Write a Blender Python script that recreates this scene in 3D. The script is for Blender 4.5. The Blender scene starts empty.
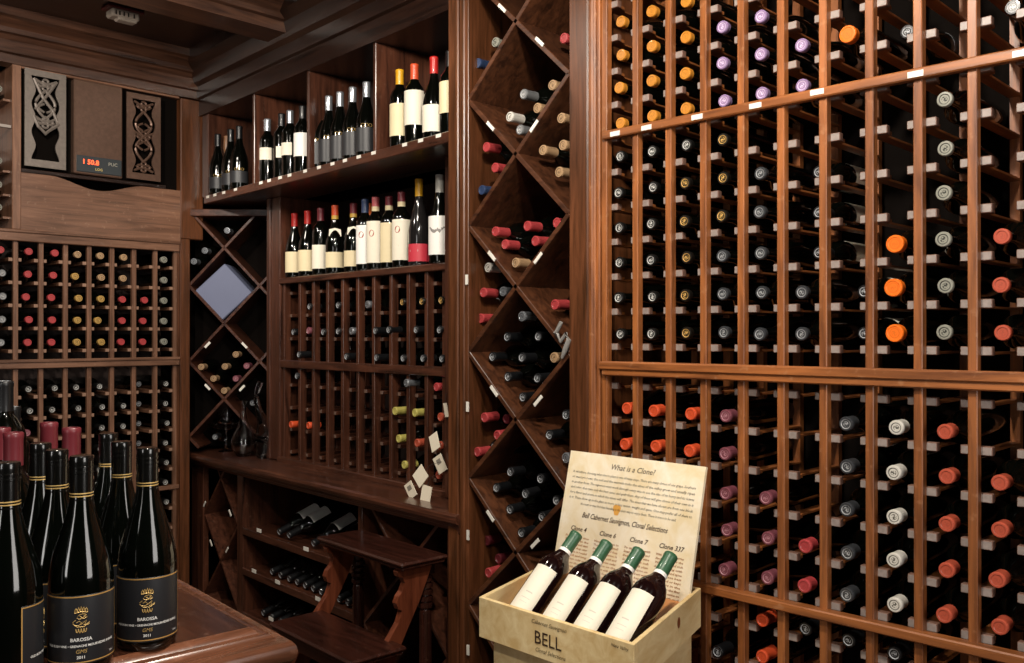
import bpy, bmesh, math, random
from mathutils import Vector, Matrix
random.seed(7)
SC = bpy.context.scene
COL = SC.collection
PI = math.pi
# ------------------------------------------------------------------ camera
F_PX = 900.95; YAW = math.radians(45.45); PITCH = math.radians(0.2); CAMZ = 1.5
HANG = math.radians(3.0)                       # the hutch wall is turned 3 degrees
D = 1.984                                      # front plane of the tall rack
YL = 4.2616                                    # front plane of the far rack
cd = bpy.data.cameras.new('camera'); cam = bpy.data.objects.new('camera', cd); COL.objects.link(cam)
cd.sensor_fit = 'HORIZONTAL'; cd.sensor_width = 36; cd.lens = F_PX * 36 / 1024
cd.clip_start = 0.05
cam.location = (0, 0, CAMZ); cam.rotation_euler = (PI/2 + PITCH, 0, -YAW)
SC.camera = cam
SC.view_settings.view_transform = 'Standard'; SC.view_settings.look = 'None'
SC.view_settings.gamma = 1; SC.view_settings.use_curve_mapping = False
SC.view_settings.exposure = 0.0
ID = Matrix.Identity(4)
HM = Matrix.Rotation(-HANG, 4, 'Z')            # hutch frame -> world

def ray(px, py, yaw=YAW):
    r = (px-512)/F_PX; u = -(py-331.5)/F_PX
    fw = math.cos(PITCH)-u*math.sin(PITCH); z = math.sin(PITCH)+u*math.cos(PITCH)
    return (fw*math.sin(yaw)+r*math.cos(yaw), fw*math.cos(yaw)-r*math.sin(yaw), z)
def at(axis, px, py, v, yaw=YAW):              # point of a real plane seen at a pixel
    d = ray(px, py, yaw); t = (v-(0, 0, CAMZ)[axis])/d[axis]
    return Vector((d[0]*t, d[1]*t, d[2]*t+CAMZ))
def hat(axis, px, py, v): return at(axis, px, py, v, YAW-HANG)

# ------------------------------------------------------------------ materials
def s2l(c):
    if isinstance(c, str): c = tuple(int(c[i:i+2], 16)/255 for i in (0, 2, 4))
    return tuple(x/12.92 if x <= .04045 else ((x+.055)/1.055)**2.4 for x in c)+(1,)
MATS = {}
def plain(name, col, rough=.5, metal=0, coat=0, emit=0, spec=.5, noise=0, nscale=60):
    if name in MATS: return MATS[name]
    m = bpy.data.materials.new(name); m.use_nodes = True; nt = m.node_tree; b = nt.nodes['Principled BSDF']
    c = s2l(col); b.inputs['Base Color'].default_value = c
    b.inputs['Roughness'].default_value = rough; b.inputs['Metallic'].default_value = metal
    b.inputs['Coat Weight'].default_value = coat; b.inputs['Coat Roughness'].default_value = .1
    b.inputs['Specular IOR Level'].default_value = spec
    if emit: b.inputs['Emission Color'].default_value = c; b.inputs['Emission Strength'].default_value = emit
    if noise:
        tc = nt.nodes.new('ShaderNodeTexCoord'); n = nt.nodes.new('ShaderNodeTexNoise'); n.inputs['Scale'].default_value = nscale
        n.inputs['Detail'].default_value = 4
        mx = nt.nodes.new('ShaderNodeMixRGB'); mx.blend_type = 'MIX'
        mx.inputs[1].default_value = tuple(x*(1-noise) for x in c[:3])+(1,); mx.inputs[2].default_value = tuple(min(1, x*(1+noise*.6)) for x in c[:3])+(1,)
        nt.links.new(tc.outputs['Object'], n.inputs['Vector']); nt.links.new(n.outputs['Fac'], mx.inputs[0]); nt.links.new(mx.outputs[0], b.inputs['Base Color'])
    MATS[name] = m; return m
def wood(name, c1, c2, axis='z', rough=.35, coat=.25, scale=1.0, wear=.0, wearcol='c09070'):
    key = name+'_'+axis
    if key in MATS: return MATS[key]
    m = bpy.data.materials.new(key); m.use_nodes = True; nt = m.node_tree; b = nt.nodes['Principled BSDF']; L = nt.links.new
    g = nt.nodes.new('ShaderNodeNewGeometry'); mp = nt.nodes.new('ShaderNodeMapping')
    s = {'x': (2.2, 30, 30), 'y': (30, 2.2, 30), 'z': (30, 30, 2.2)}[axis]
    mp.inputs['Scale'].default_value = tuple(k*scale for k in s)
    L(g.outputs['Position'], mp.inputs['Vector'])
    n = nt.nodes.new('ShaderNodeTexNoise'); n.inputs['Scale'].default_value = 1.6; n.inputs['Detail'].default_value = 6; n.inputs['Roughness'].default_value = .62
    n.inputs['Distortion'].default_value = .6
    L(mp.outputs[0], n.inputs['Vector'])
    cr = nt.nodes.new('ShaderNodeValToRGB'); e = cr.color_ramp.elements
    e[0].position = .32; e[0].color = s2l(c2); e[1].position = .68; e[1].color = s2l(c1)
    L(n.outputs['Fac'], cr.inputs[0])
    n2 = nt.nodes.new('ShaderNodeTexNoise'); n2.inputs['Scale'].default_value = 1.7; n2.inputs['Detail'].default_value = 2
    L(g.outputs['Position'], n2.inputs['Vector'])
    mr = nt.nodes.new('ShaderNodeMapRange'); mr.inputs[1].default_value = .3; mr.inputs[2].default_value = .7; mr.inputs[3].default_value = .72; mr.inputs[4].default_value = 1.2
    L(n2.outputs['Fac'], mr.inputs[0])
    mul = nt.nodes.new('ShaderNodeMixRGB'); mul.blend_type = 'MULTIPLY'; mul.inputs[0].default_value = 1
    L(cr.outputs[0], mul.inputs[1]); L(mr.outputs[0], mul.inputs[2])
    out = mul.outputs[0]
    if wear:
        n3 = nt.nodes.new('ShaderNodeTexNoise'); n3.inputs['Scale'].default_value = 45; n3.inputs['Detail'].default_value = 5
        L(g.outputs['Position'], n3.inputs['Vector'])
        m3 = nt.nodes.new('ShaderNodeMapRange'); m3.inputs[1].default_value = .62; m3.inputs[2].default_value = .72; m3.inputs[4].default_value = wear
        L(n3.outputs['Fac'], m3.inputs[0])
        mx = nt.nodes.new('ShaderNodeMixRGB'); mx.inputs[2].default_value = s2l(wearcol)
        L(m3.outputs[0], mx.inputs[0]); L(out, mx.inputs[1]); out = mx.outputs[0]
    L(out, b.inputs['Base Color'])
    rr = nt.nodes.new('ShaderNodeMapRange'); rr.inputs[3].default_value = rough*.8; rr.inputs[4].default_value = min(1, rough*1.35)
    L(n.outputs['Fac'], rr.inputs[0]); L(rr.outputs[0], b.inputs['Roughness'])
    b.inputs['Coat Weight'].default_value = coat; b.inputs['Coat Roughness'].default_value = .22
    bp = nt.nodes.new('ShaderNodeBump'); bp.inputs['Strength'].default_value = .12; bp.inputs['Distance'].default_value = .002
    L(n.outputs['Fac'], bp.inputs['Height']); L(bp.outputs[0], b.inputs['Normal'])
    MATS[key] = m; return m
def capmat(name, col, mark=None, rough=.38, metal=0.0):
    """foil capsule: plain foil, and a stamped ring with a crest on the end disc"""
    if name in MATS: return MATS[name]
    m = bpy.data.materials.new(name); m.use_nodes = True; nt = m.node_tree; b = nt.nodes['Principled BSDF']; L = nt.links.new
    b.inputs['Roughness'].default_value = rough; b.inputs['Metallic'].default_value = metal; b.inputs['Coat Weight'].default_value = .15
    tc = nt.nodes.new('ShaderNodeTexCoord'); sp = nt.nodes.new('ShaderNodeSeparateXYZ'); L(tc.outputs['Object'], sp.inputs[0])
    def M(op, a, bb=None, clamp=False):
        q = nt.nodes.new('ShaderNodeMath'); q.operation = op; q.use_clamp = clamp
        for i, v in enumerate((a, bb)):
            if v is None: continue
            if isinstance(v, (int, float)): q.inputs[i].default_value = v
            else: L(v, q.inputs[i])
        return q.outputs[0]
    r = M('SQRT', M('ADD', M('MULTIPLY', sp.outputs[0], sp.outputs[0]), M('MULTIPLY', sp.outputs[1], sp.outputs[1])))
    end = M('GREATER_THAN', sp.outputs[2], .2975)
    ring = M('MULTIPLY', M('LESS_THAN', M('ABSOLUTE', M('SUBTRACT', r, .0102)), .0010), end)
    v = nt.nodes.new('ShaderNodeTexVoronoi'); v.inputs['Scale'].default_value = 260; L(tc.outputs['Object'], v.inputs['Vector'])
    crest = M('MULTIPLY', M('MULTIPLY', M('GREATER_THAN', v.outputs['Distance'], .52), M('LESS_THAN', r, .0062)), end)
    f = M('ADD', ring, crest, True)
    if not mark: f = M('MULTIPLY', f, .35)
    mx = nt.nodes.new('ShaderNodeMixRGB'); c = s2l(col); mx.inputs[1].default_value = c
    mx.inputs[2].default_value = s2l(mark) if mark else tuple(min(1, x*.45) for x in c[:3])+(1,)
    L(f, mx.inputs[0]); L(mx.outputs[0], b.inputs['Base Color'])
    MATS[name] = m; return m
def glass(name, col, rough=0.0):
    m = bpy.data.materials.new(name); m.use_nodes = True; b = m.node_tree.nodes['Principled BSDF']
    b.inputs['Base Color'].default_value = s2l(col); b.inputs['Transmission Weight'].default_value = 1; b.inputs['Roughness'].default_value = rough; b.inputs['IOR'].default_value = 1.45
    MATS[name] = m; return m
def pine(name, c1, c2, axis):
    m = wood(name, c1, c2, axis, rough=.55, coat=.0, scale=.8); return m

def RK(a): return wood('rack_wood', 'a06030', '60361c', a, .42, .15, wear=.3, wearcol='b98a66')      # tall rack
def LK(a): return wood('far_rack_wood', '86604a', '563a2a', a, .4, .3, wear=.2, wearcol='b09078')  # far rack
def HK(a): return wood('hutch_wood', '5a3424', '2a1710', a, .28, .5, wear=.15, wearcol='8a6a58')    # dark mahogany hutch
def PK(a): return wood('pillar_wood', '6a3e24', '38200f', a, .34, .3)
def TK(a): return wood('table_wood', '54301f', '2e1810', a, .2, .5, wear=.3, wearcol='8a6656')
def CK(a): return wood('ceiling_wood', '2c1911', '100806', a, .3, .4)
ENDG = plain('worn_end_grain', '968a84', .45, noise=.4, nscale=120)
TAG = plain('white_tag', 'e6e2d8', .5)
BGLASS = plain('dark_bottle_glass', '050604', .07, coat=.3, spec=.5)
BGLASS2 = plain('green_black_glass', '040604', .06, coat=.4, spec=.5)
WINEGL = plain('wine_filled_glass', '160808', .05, coat=.6, spec=.6)
LABEL = plain('cream_label', 'e9e2cf', .6, noise=.06, nscale=40)
LABELY = plain('ivory_label', 'e2d3ac', .6, noise=.08, nscale=40)
LABELW = plain('white_label', 'f2f0ea', .55)
LABELD = plain('charcoal_label', '2c2d30', .45)
GOLD = plain('gold_foil', 'd0a25c', .35, metal=.3)
GOLDP = plain('gold_print', 'cfae6c', .4, metal=.3)
WHITEP = plain('white_print', 'e8e8e4', .5)
INK = plain('brown_ink', '3a2414', .7)
INKD = plain('black_ink', '241a16', .7)
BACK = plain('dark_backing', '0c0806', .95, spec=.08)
CAP = {
 'gold': capmat('gold_capsule', 'c4822e'), 'lilac': capmat('lilac_capsule', '8c749a', 'cdbcd4'), 'orange': capmat('orange_capsule', 'ea701c'),
 'black crest': capmat('black_capsule_white_crest', '10100f', 'c8c8c4'), 'black gold': capmat('black_capsule_gold_crest', '14110d', 'cda45c'),
 'graphite': capmat('graphite_capsule', '35373a', '9a9c9e', rough=.3), 'silver crest': capmat('silver_capsule_crest', '8b8b80', '2c2c28', rough=.35),
 'red': capmat('red_capsule', 'a83e40'), 'vermilion': capmat('vermilion_capsule', 'd0502c'), 'plum': capmat('plum_capsule', '74404a', 'a87880'),
 'brick': capmat('brick_capsule', 'b0503a'), 'white': capmat('white_capsule', 'ccc9c0', '55524c'), 'grey': capmat('grey_capsule', '6c6e70', 'b0b0b0'),
 'tan': capmat('tan_capsule', 'a98a68', '5a4630'), 'yellow': capmat('yellow_capsule', 'b6ad5c'), 'dark': capmat('dark_capsule', '131416', 'a8acb0'),
 'green': capmat('green_capsule', '2d5a3c'), 'burgundy': capmat('burgundy_capsule', '6e2830'), 'blue': capmat('blue_capsule', '2c3c5c'),
 'silver': capmat('silver_capsule', '9a9ea4', '55585c', rough=.25, metal=.6), 'bright yellow': capmat('bright_yellow_capsule', 'd8a01c'), 'pink': capmat('pink_capsule', 'b4585c'),
 'brass': capmat('brass_capsule', 'b4904e', '5e4828'), 'cardinal': capmat('cardinal_capsule', 'b82420'),
}
# ------------------------------------------------------------------ mesh helpers
def obj(name, bm, mat, parent=None, frame=ID, smooth=None, ang=40):
    """link one mesh object; geometry is given in `frame`, parented geometry is expressed in the parent's space"""
    me = bpy.data.meshes.new(name)
    if isinstance(bm, bpy.types.Mesh): me = bm
    else:
        bmesh.ops.recalc_face_normals(bm, faces=bm.faces); bm.to_mesh(me); bm.free()
        mats = mat if isinstance(mat, (list, tuple)) else [mat]
        for m in mats: me.materials.append(m)
    o = bpy.data.objects.new(name, me); COL.objects.link(o)
    M = frame
    if parent:
        o.parent = parent; M = WM[parent.name].inverted() @ frame
    if M != ID:
        if isinstance(bm, bpy.types.Mesh): o.matrix_basis = M
        else: me.transform(M)
    WM[o.name] = WM[parent.name].copy() if parent else ID.copy()
    if isinstance(bm, bpy.types.Mesh): WM[o.name] = WM[o.name] @ M
    if smooth:
        me.shade_smooth() if ang is None else smooth_ang(me, ang)
    return o
def smooth_ang(me, ang):
    me.shade_smooth()
    try: me.set_sharp_from_angle(angle=math.radians(ang))
    except Exception: pass
WM = {}
def thing(name, label, cat, loc=(0, 0, 0), rot=(0, 0, 0), group=None, matrix=None):
    o = bpy.data.objects.new(name, None); COL.objects.link(o); o.empty_display_size = .05
    if matrix is None: matrix = Matrix.LocRotScale(Vector(loc), __import__('mathutils').Euler(rot), None)
    o.matrix_basis = matrix; WM[o.name] = matrix.copy()
    o['label'] = label; o['category'] = cat
    if group: o['group'] = group
    return o
def struct(name, bm, mat, frame=ID, label=None):
    o = obj(name, bm, mat, None, frame); o['kind'] = 'structure'
    if label: o['label'] = label
    return o
def box(bm, lo, hi, bev=0.0, M=None, mi=0):
    r = bmesh.ops.create_cube(bm, size=1)
    vs = r['verts']; lo = Vector(lo); hi = Vector(hi); s = hi-lo; c = (hi+lo)/2
    for v in vs: v.co = Vector((v.co.x*s.x, v.co.y*s.y, v.co.z*s.z))+c
    fs = {f for v in vs for f in v.link_faces}
    if bev:
        es = {e for v in vs for e in v.link_edges}
        r2 = bmesh.ops.bevel(bm, geom=list(es), offset=bev, segments=1, affect='EDGES', clamp_overlap=True)
        vs = list({v for f in r2['faces'] for v in f.verts} | {v for v in vs if v.is_valid})
        fs = {f for v in vs for f in v.link_faces}
    for f in fs: f.material_index = mi
    if M is not None:
        for v in vs: v.co = M @ v.co
    return vs
def nb(): return bmesh.new()
def bx(lo, hi, bev=0.0, M=None):
    bm = nb(); box(bm, lo, hi, bev, M); return bm
def lathe(bm, prof, seg=24, a0=0, a1=2*PI, closed=True, M=None, mi=0):
    rings = []
    n = seg if closed else seg+1
    for r, z in prof:
        if r < 1e-6 and closed: rings.append([bm.verts.new((0, 0, z))]); continue
        rings.append([bm.verts.new((r*math.cos(a0+(a1-a0)*i/seg), r*math.sin(a0+(a1-a0)*i/seg), z)) for i in range(n)])
    for a, b in zip(rings, rings[1:]):
        k = len(a) if len(a) > 1 else len(b)
        for i in range(k if closed else seg):
            j = (i+1) % k if closed else i+1
            if len(a) == 1 and len(b) == 1: continue
            if len(a) == 1: f = bm.faces.new((a[0], b[j], b[i]))
            elif len(b) == 1: f = bm.faces.new((a[i], a[j], b[0]))
            else: f = bm.faces.new((a[i], a[j], b[j], b[i]))
            f.material_index = mi
    if M is not None:
        for ring in rings:
            for v in ring: v.co = M @ v.co
def prism(bm, poly, axis, a, b, mi=0):
    """extrude a 2D polygon along axis ('x','y','z') from a to b; poly gives the two other coordinates in order"""
    def p(u, v, w): return {'x': (w, u, v), 'y': (u, w, v), 'z': (u, v, w)}[axis]
    A = [bm.verts.new(p(u, v, a)) for u, v in poly]; B = [bm.verts.new(p(u, v, b)) for u, v in poly]
    n = len(poly)
    for i in range(n): bm.faces.new((A[i], A[(i+1) % n], B[(i+1) % n], B[i])).material_index = mi
    bm.faces.new(A).material_index = mi; bm.faces.new(B[::-1]).material_index = mi
def tube(bm, pts, rad, seg=8):
    pts = [Vector(p) for p in pts]; rings = []
    up = Vector((0, 0, 1))
    for i, p in enumerate(pts):
        d = (pts[min(i+1, len(pts)-1)]-pts[max(i-1, 0)]).normalized()
        s = d.cross(up)
        if s.length < .05: s = d.cross(Vector((1, 0, 0)))
        s.normalize(); t = s.cross(d)
        r = rad[i] if isinstance(rad, (list, tuple)) else rad
        rings.append([bm.verts.new(p+(s*math.cos(2*PI*k/seg)+t*math.sin(2*PI*k/seg))*r) for k in range(seg)])
    for a, b in zip(rings, rings[1:]):
        for k in range(seg): bm.faces.new((a[k], a[(k+1) % seg], b[(k+1) % seg], b[k]))
    bm.faces.new(rings[0][::-1]); bm.faces.new(rings[-1])
def obox(bm, p0, p1, w, h, up=(0, 0, 1), bev=0):
    """beam from p0 to p1, width w (sideways), height h (along up)"""
    p0 = Vector(p0); p1 = Vector(p1); d = p1-p0; L = d.length; d.normalize()
    u = Vector(up); s = d.cross(u).normalized(); u = s.cross(d)
    M = Matrix((( d.x, s.x, u.x, p0.x), (d.y, s.y, u.y, p0.y), (d.z, s.z, u.z, p0.z), (0, 0, 0, 1)))
    return box(bm, (0, -w/2, -h/2), (L, w/2, h/2), bev, M)
def text_bm(body, size, fn, shear=0, align='CENTER', bm=None, ext=.0, spacing=1.0, res=2, bold=0, line=1.0, width=None):
    """flat lettering; fn maps each (x, y) of the writing to a point"""
    cu = bpy.data.curves.new('lettering', 'FONT'); cu.body = body; cu.size = size; cu.shear = shear; cu.align_x = align
    cu.space_character = spacing; cu.resolution_u = res; cu.offset = bold; cu.space_line = line
    o = bpy.data.objects.new('lettering', cu); COL.objects.link(o)
    bpy.context.view_layer.update()
    me = bpy.data.meshes.new_from_object(o.evaluated_get(bpy.context.evaluated_depsgraph_get()))
    bpy.data.objects.remove(o); bpy.data.curves.remove(cu)
    bm = bm or nb(); vs = []
    sx = 1
    if width and len(me.vertices):
        x0 = min(v.co.x for v in me.vertices); x1 = max(v.co.x for v in me.vertices); sx = width/max(1e-6, x1-x0)
    for v in me.vertices: vs.append(bm.verts.new(fn(v.co.x*sx, v.co.y)))
    for p in me.polygons:
        try: bm.faces.new([vs[i] for i in p.vertices])
        except ValueError: pass
    bpy.data.meshes.remove(me)
    return bm
ORD = ['zeroth', 'first', 'second', 'third', 'fourth', 'fifth', 'sixth', 'seventh', 'eighth', 'ninth', 'tenth', 'eleventh', 'twelfth', 'thirteenth', 'fourteenth']

# ------------------------------------------------------------------ bottles
PROF = {
 'bordeaux': [(0, .006), (.026, .004), (.033, 0), (.0365, .003), (.0375, .012), (.0375, .188), (.0362, .202), (.031, .216), (.022, .229), (.0165, .239), (.0142, .25), (.0138, .298)],
 'burgundy': [(0, .006), (.03, .004), (.037, 0), (.0408, .003), (.042, .012), (.042, .128), (.0408, .142), (.037, .16), (.0305, .18), (.0235, .2), (.0185, .218), (.0155, .235), (.0143, .25), (.0138, .293)],
 'slim':     [(0, .006), (.026, .004), (.033, 0), (.0365, .003), (.0372, .012), (.0372, .175), (.036, .192), (.029, .212), (.020, .228), (.0155, .242), (.014, .252), (.0138, .298)],
 'tall':     [(0, .006), (.028, .004), (.036, 0), (.0395, .003), (.041, .012), (.041, .135), (.039, .155), (.033, .185), (.025, .215), (.0185, .24), (.0155, .262), (.0145, .285), (.0142, .335)],
}
def capprof(top=.301, bot=.240, r=.0150):
    return [(r-.0012, bot), (r+.0002, bot+.0005), (r+.0002, bot+.01), (r, top-.012), (r+.0008, top-.009), (r+.0008, top-.002), (r-.0006, top), (r-.004, top+.0002), (r-.0052, top-.0012), (0, top-.0012)]
MC = {}
def mesh(key, maker, mat, smooth=45):
    if key not in MC:
        bm = nb(); maker(bm); bmesh.ops.recalc_face_normals(bm, faces=bm.faces)
        me = bpy.data.meshes.new(key.split('|')[0]); bm.to_mesh(me); bm.free(); me.materials.append(mat)
        smooth_ang(me, smooth); MC[key] = me
    return MC[key]
def child(name, me, parent):
    o = bpy.data.objects.new(name, me); COL.objects.link(o); o.parent = parent; WM[o.name] = WM[parent.name]; return o
def bottle(label, cap, matrix, kind='bordeaux', group=None, seg=18, glassm=None, label_spec=None, top=.301, bot=.240, capr=.0152):
    t = thing("wine_bottle", label, "wine bottle", matrix=matrix, group=group)
    gm = glassm or BGLASS
    child('glass_body', mesh(f'glass_body|{kind}{seg}{gm.name}', lambda bm: lathe(bm, PROF[kind], seg), gm), t)
    if cap: child('capsule', mesh(f'capsule|{cap}{seg}{top}{bot}{capr}', lambda bm: lathe(bm, capprof(top, bot, capr), seg), CAP[cap]), t)
    if label_spec:
        z0, z1, span, mat, rot = label_spec
        r = {'bordeaux': .0375, 'burgundy': .042, 'slim': .0372, 'tall': .041}[kind]+.0005
        def mk(bm):
            lathe(bm, [(r, z0), (r, z1), (r-.0004, z1), (r-.0004, z0), (r, z0)], 24, -span/2, span/2, closed=False)
        lb = child('label', mesh(f'label|{kind}{z0}{z1}{span}{mat.name}', mk, mat), t)
        lb.rotation_euler = (0, 0, rot)
    return t
def lying(tip, axis, roll=0.0, top=.301, tilt=0.0):
    """matrix of a bottle whose capsule end is at `tip`, neck pointing along `axis`"""
    a = Vector(axis).normalized(); a = (a+Vector((0, 0, tilt))).normalized()
    up = Vector((0, 0, 1)); s = up.cross(a).normalized(); u = a.cross(s)
    R = Matrix(((s.x, u.x, a.x), (s.y, u.y, a.y), (s.z, u.z, a.z))).to_4x4()
    return Matrix.Translation(Vector(tip)-a*top) @ R @ Matrix.Rotation(roll, 4, 'Z')
def standing(p, face=0, top=.301): return Matrix.Translation(Vector(p)) @ Matrix.Rotation(face, 4, 'Z')
OUT_R = (-1, 0, 0); OUT_L = (0, -1, 0)
OUT_H = tuple((HM.to_3x3() @ Vector((-1, 0, 0))))
CAPW = {'gold': 'gold-capped', 'lilac': 'lilac-capped', 'orange': 'bright orange-capped', 'black crest': 'black bottle with white-crested cap', 'black gold': 'black bottle with gold-crested cap',
 'graphite': 'graphite-capped', 'silver crest': 'silver-crest-capped', 'red': 'red-capped', 'vermilion': 'vermilion-capped', 'plum': 'plum-capped', 'brick': 'brick-red-capped', 'white': 'white-capped',
 'grey': 'grey-capped', 'tan': 'tan-capped', 'yellow': 'yellow-green-capped', 'dark': 'dark-capped', 'silver': 'silver-capped', 'pink': 'pinkish-capped', 'burgundy': 'burgundy-capped', 'blue': 'blue-grey-capped', 'brass': 'brass-capped'}
def capword(c):
    w = CAPW[c]; return w if 'bottle' in w else w+' bottle'

# ------------------------------------------------------------------ setting
def quadbox(name, lo, hi, mat): return struct(name, bx(lo, hi), mat)
FLOORM = wood('floor_wood', '5a3826', '352016', 'y', .3, .3, scale=.3)
quadbox('floor', (-3.0, -2.6, -.1), (2.9, 4.9, 0), FLOORM)
quadbox('ceiling', (-3.0, -2.6, 2.87), (2.9, 4.9, 3.0), CK('x'))
quadbox('wall_right', (2.62, -2.6, 0), (2.75, 4.9, 2.87), BACK)
quadbox('wall_left', (-3.0, 4.66, 0), (2.62, 4.8, 2.87), BACK)
quadbox('wall_back', (-2.9, -2.6, 0), (-2.75, 4.66, 2.87), wood('wall_wood', '5a4030', '3a261a', 'z', .5, .1))
quadbox('wall_near', (-2.75, -2.6, 0), (2.62, -2.45, 2.87), wood('wall_wood', '5a4030', '3a261a', 'z', .5, .1))

# crown moulding over the far rack, along x
bm = nb()
prism(bm, [(4.30, 2.66), (4.236, 2.665), (4.232, 2.70), (4.215, 2.705), (4.212, 2.755), (4.20, 2.775), (4.185, 2.78), (4.18, 2.80), (4.15, 2.83), (4.13, 2.838), (4.125, 2.87), (4.30, 2.87)], 'x', -2.75, 2.15)
struct('trim_1', bm, wood('crown_wood', '523526', '28170f', 'x', .28, .5), label='stepped crown moulding over the far rack')
# crown + header over the hutch (hutch frame), along y
bm = nb()
prism(bm, [(2.16, 2.585), (1.87, 2.585), (1.87, 2.665), (1.855, 2.67), (1.85, 2.72), (1.83, 2.735), (1.81, 2.79), (1.775, 2.82), (1.77, 2.87), (2.16, 2.87)], 'y', 2.352, 4.45)
struct('trim_2', bm, CK('y'), HM, 'dark header and crown moulding above the hutch')
# ceiling beam with moulded near side
bm = nb()
prism(bm, [(3.47, 2.87), (3.47, 2.80), (3.44, 2.75), (3.28, 2.75), (3.275, 2.79), (3.255, 2.795), (3.25, 2.815), (3.20, 2.85), (3.195, 2.87)], 'x', -2.75, 2.03)
struct('trim_3', bm, wood('beam_wood', '6e4a36', '34201a', 'x', .32, .4), label='moulded ceiling beam crossing to the hutch')
bm = nb()
prism(bm, [(2.42, 2.87), (2.42, 2.80), (2.39, 2.75), (2.23, 2.75), (2.2, 2.87)], 'x', -2.75, 1.9)
struct('trim_4', bm, CK('x'), label='second dark ceiling beam')

# ------------------------------------------------------------------ TALL RACK (x = D)
rack = thing('wine_rack', 'tall reddish-brown wall rack of narrow bottle columns behind the pine crate', 'wine rack', (D+.2, .9, 0))
PY = [1.590, 1.483, 1.375, 1.268, 1.160, 1.053, .947, .839, .734, .625, .518, .410, .303, .196, .089, -.018, -.125]
RU = [2.052+.0945*i for i in range(8)]; RMID = [1.466+.0982*i for i in range(6)]
RL = [.873+.0967*i for i in range(6)]; RB = [.777-.096*i for i in range(7)]
RZ = [z for z in RU if z < 2.72]+RMID+RL+RB
far = nb()
for k, y in enumerate(PY):
    bm = nb(); box(bm, (D, y-.0095, .12), (D+.024, y+.0095, 2.80), .0018)
    box(bm, (D+.29, y-.0105, .12), (D+.31, y+.0105, 2.80))
    obj('post', bm, RK('z'), rack)
    for z in RZ:
        vis = 2 <= k <= 9 and (z < 2.36)
        if k in (2, 3, 4, 5, 6, 7, 8, 9) and vis and not (k in (2, 3) and z < .9) and not (z < .6):
            bm = nb()
        else: bm = far
        box(bm, (D+.022, y-.031, z-.0095), (D+.040, y+.031, z+.0095), .0015)
        box(bm, (D+.039, y-.026, z-.0085), (D+.06, y+.026, z-.0005)); box(bm, (D+.059, y-.014, z-.0085), (D+.29, y+.014, z-.004))
        for f in bm.faces:
            fx = f.calc_center_median().x
            if fx < D+.0225: f.material_index = 1
            elif fx < D+.041 and f.material_index == 0: f.material_index = 2
        if bm is not far: obj('rung', bm, [RK('x'), ENDG, plain('worn_block_side', '77584a', .5, noise=.35, nscale=90)], rack)
o = obj('rung', far, [RK('x'), ENDG, MATS['worn_block_side']], rack); o['kind'] = 'stuff'
def rail(z0, z1, name='rail', dx=.012, step=False):
    bm = nb(); box(bm, (D-dx, -.136, z0), (D+.012, 1.590, z1), .003)
    if step: box(bm, (D-dx-.006, -.136, z0+.017), (D, 1.594, z1-.001), .003)
    return obj(name, bm, RK('y'), rack)
rail(2.046, 2.069); rail(1.386, 1.426, step=True, dx=.014); rail(.846, .868, dx=.02)
bm = nb(); box(bm, (D-.03, -.15, .0), (D+.3, 1.60, .12), .004); obj('plinth', bm, RK('y'), rack)
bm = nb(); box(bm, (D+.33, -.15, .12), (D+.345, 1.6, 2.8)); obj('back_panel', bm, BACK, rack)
# moulded stile with golden flutes next to the first column
bm = nb(); box(bm, (D-.006, 1.602, .0), (D+.03, 1.641, 2.86), .003)
box(bm, (D-.014, 1.612, .0), (D, 1.638, 2.86), .004); box(bm, (D-.018, 1.618, .0), (D, 1.632, 2.86), .004)
obj('fluted_stile', bm, RK('z'), rack)
for px, py in ((615, 133.6), (646.4, 127.6), (697, 117), (755.3, 105.6), (817, 92), (915.5, 74), (1021.6, 53)):
    p = at(0, px, py, D-.0125); bm = nb(); box(bm, (p.x-.001, p.y-.0165, p.z-.0065), (p.x+.0006, p.y+.0165, p.z+.0065)); obj('price_tag', bm, TAG, rack)

# bottles of the tall rack: (column, row) -> capsule
CPX = [618.5, 650.5, 684, 721.5, 759.5, 800.5, 846.5, 892.5, 943.5, 1000.5]
LPX = [626.5, 656.5, 691.5, 726.5, 768, 805, 847.5, 895.5, 946.5, 999]
def colmid(c, low=False): return at(0, (LPX if low else CPX)[c], 330, D+.006).y
UPR = [z+.038 for z in RU]; MIDR = [z+.037 for z in RMID]; LOWR = [z+.037 for z in RL[:5]]
tiers = {
 'above the upper rail': (UPR, {0: ['gold']*4, 1: ['gold']*4, 2: ['gold']*4, 3: ['lilac']*3, 4: ['lilac']*3, 5: ['lilac']*2, 6: [None, 'orange']}),
 'below the upper rail': (MIDR, {0: ['black crest']*6, 1: ['black crest']*6, 2: ['black gold']*5+['black crest'], 3: ['graphite']*3+['black gold']*3, 4: ['graphite']*5,
        5: ['graphite']*2, 7: ['orange']*3, 8: ['silver crest']*6, 9: ['brick']*3}),
 'below the thick rail': (LOWR, {0: [None]*3+['vermilion']*2, 1: [None]*3+['vermilion']*2, 2: [None]*3+['vermilion']*2, 3: ['plum']*5, 4: ['plum']*3, 5: ['red']*2, 6: ['graphite']*5, 7: ['white']*5, 8: ['brick']*5, 9: ['brick']*4}),
}
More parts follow.
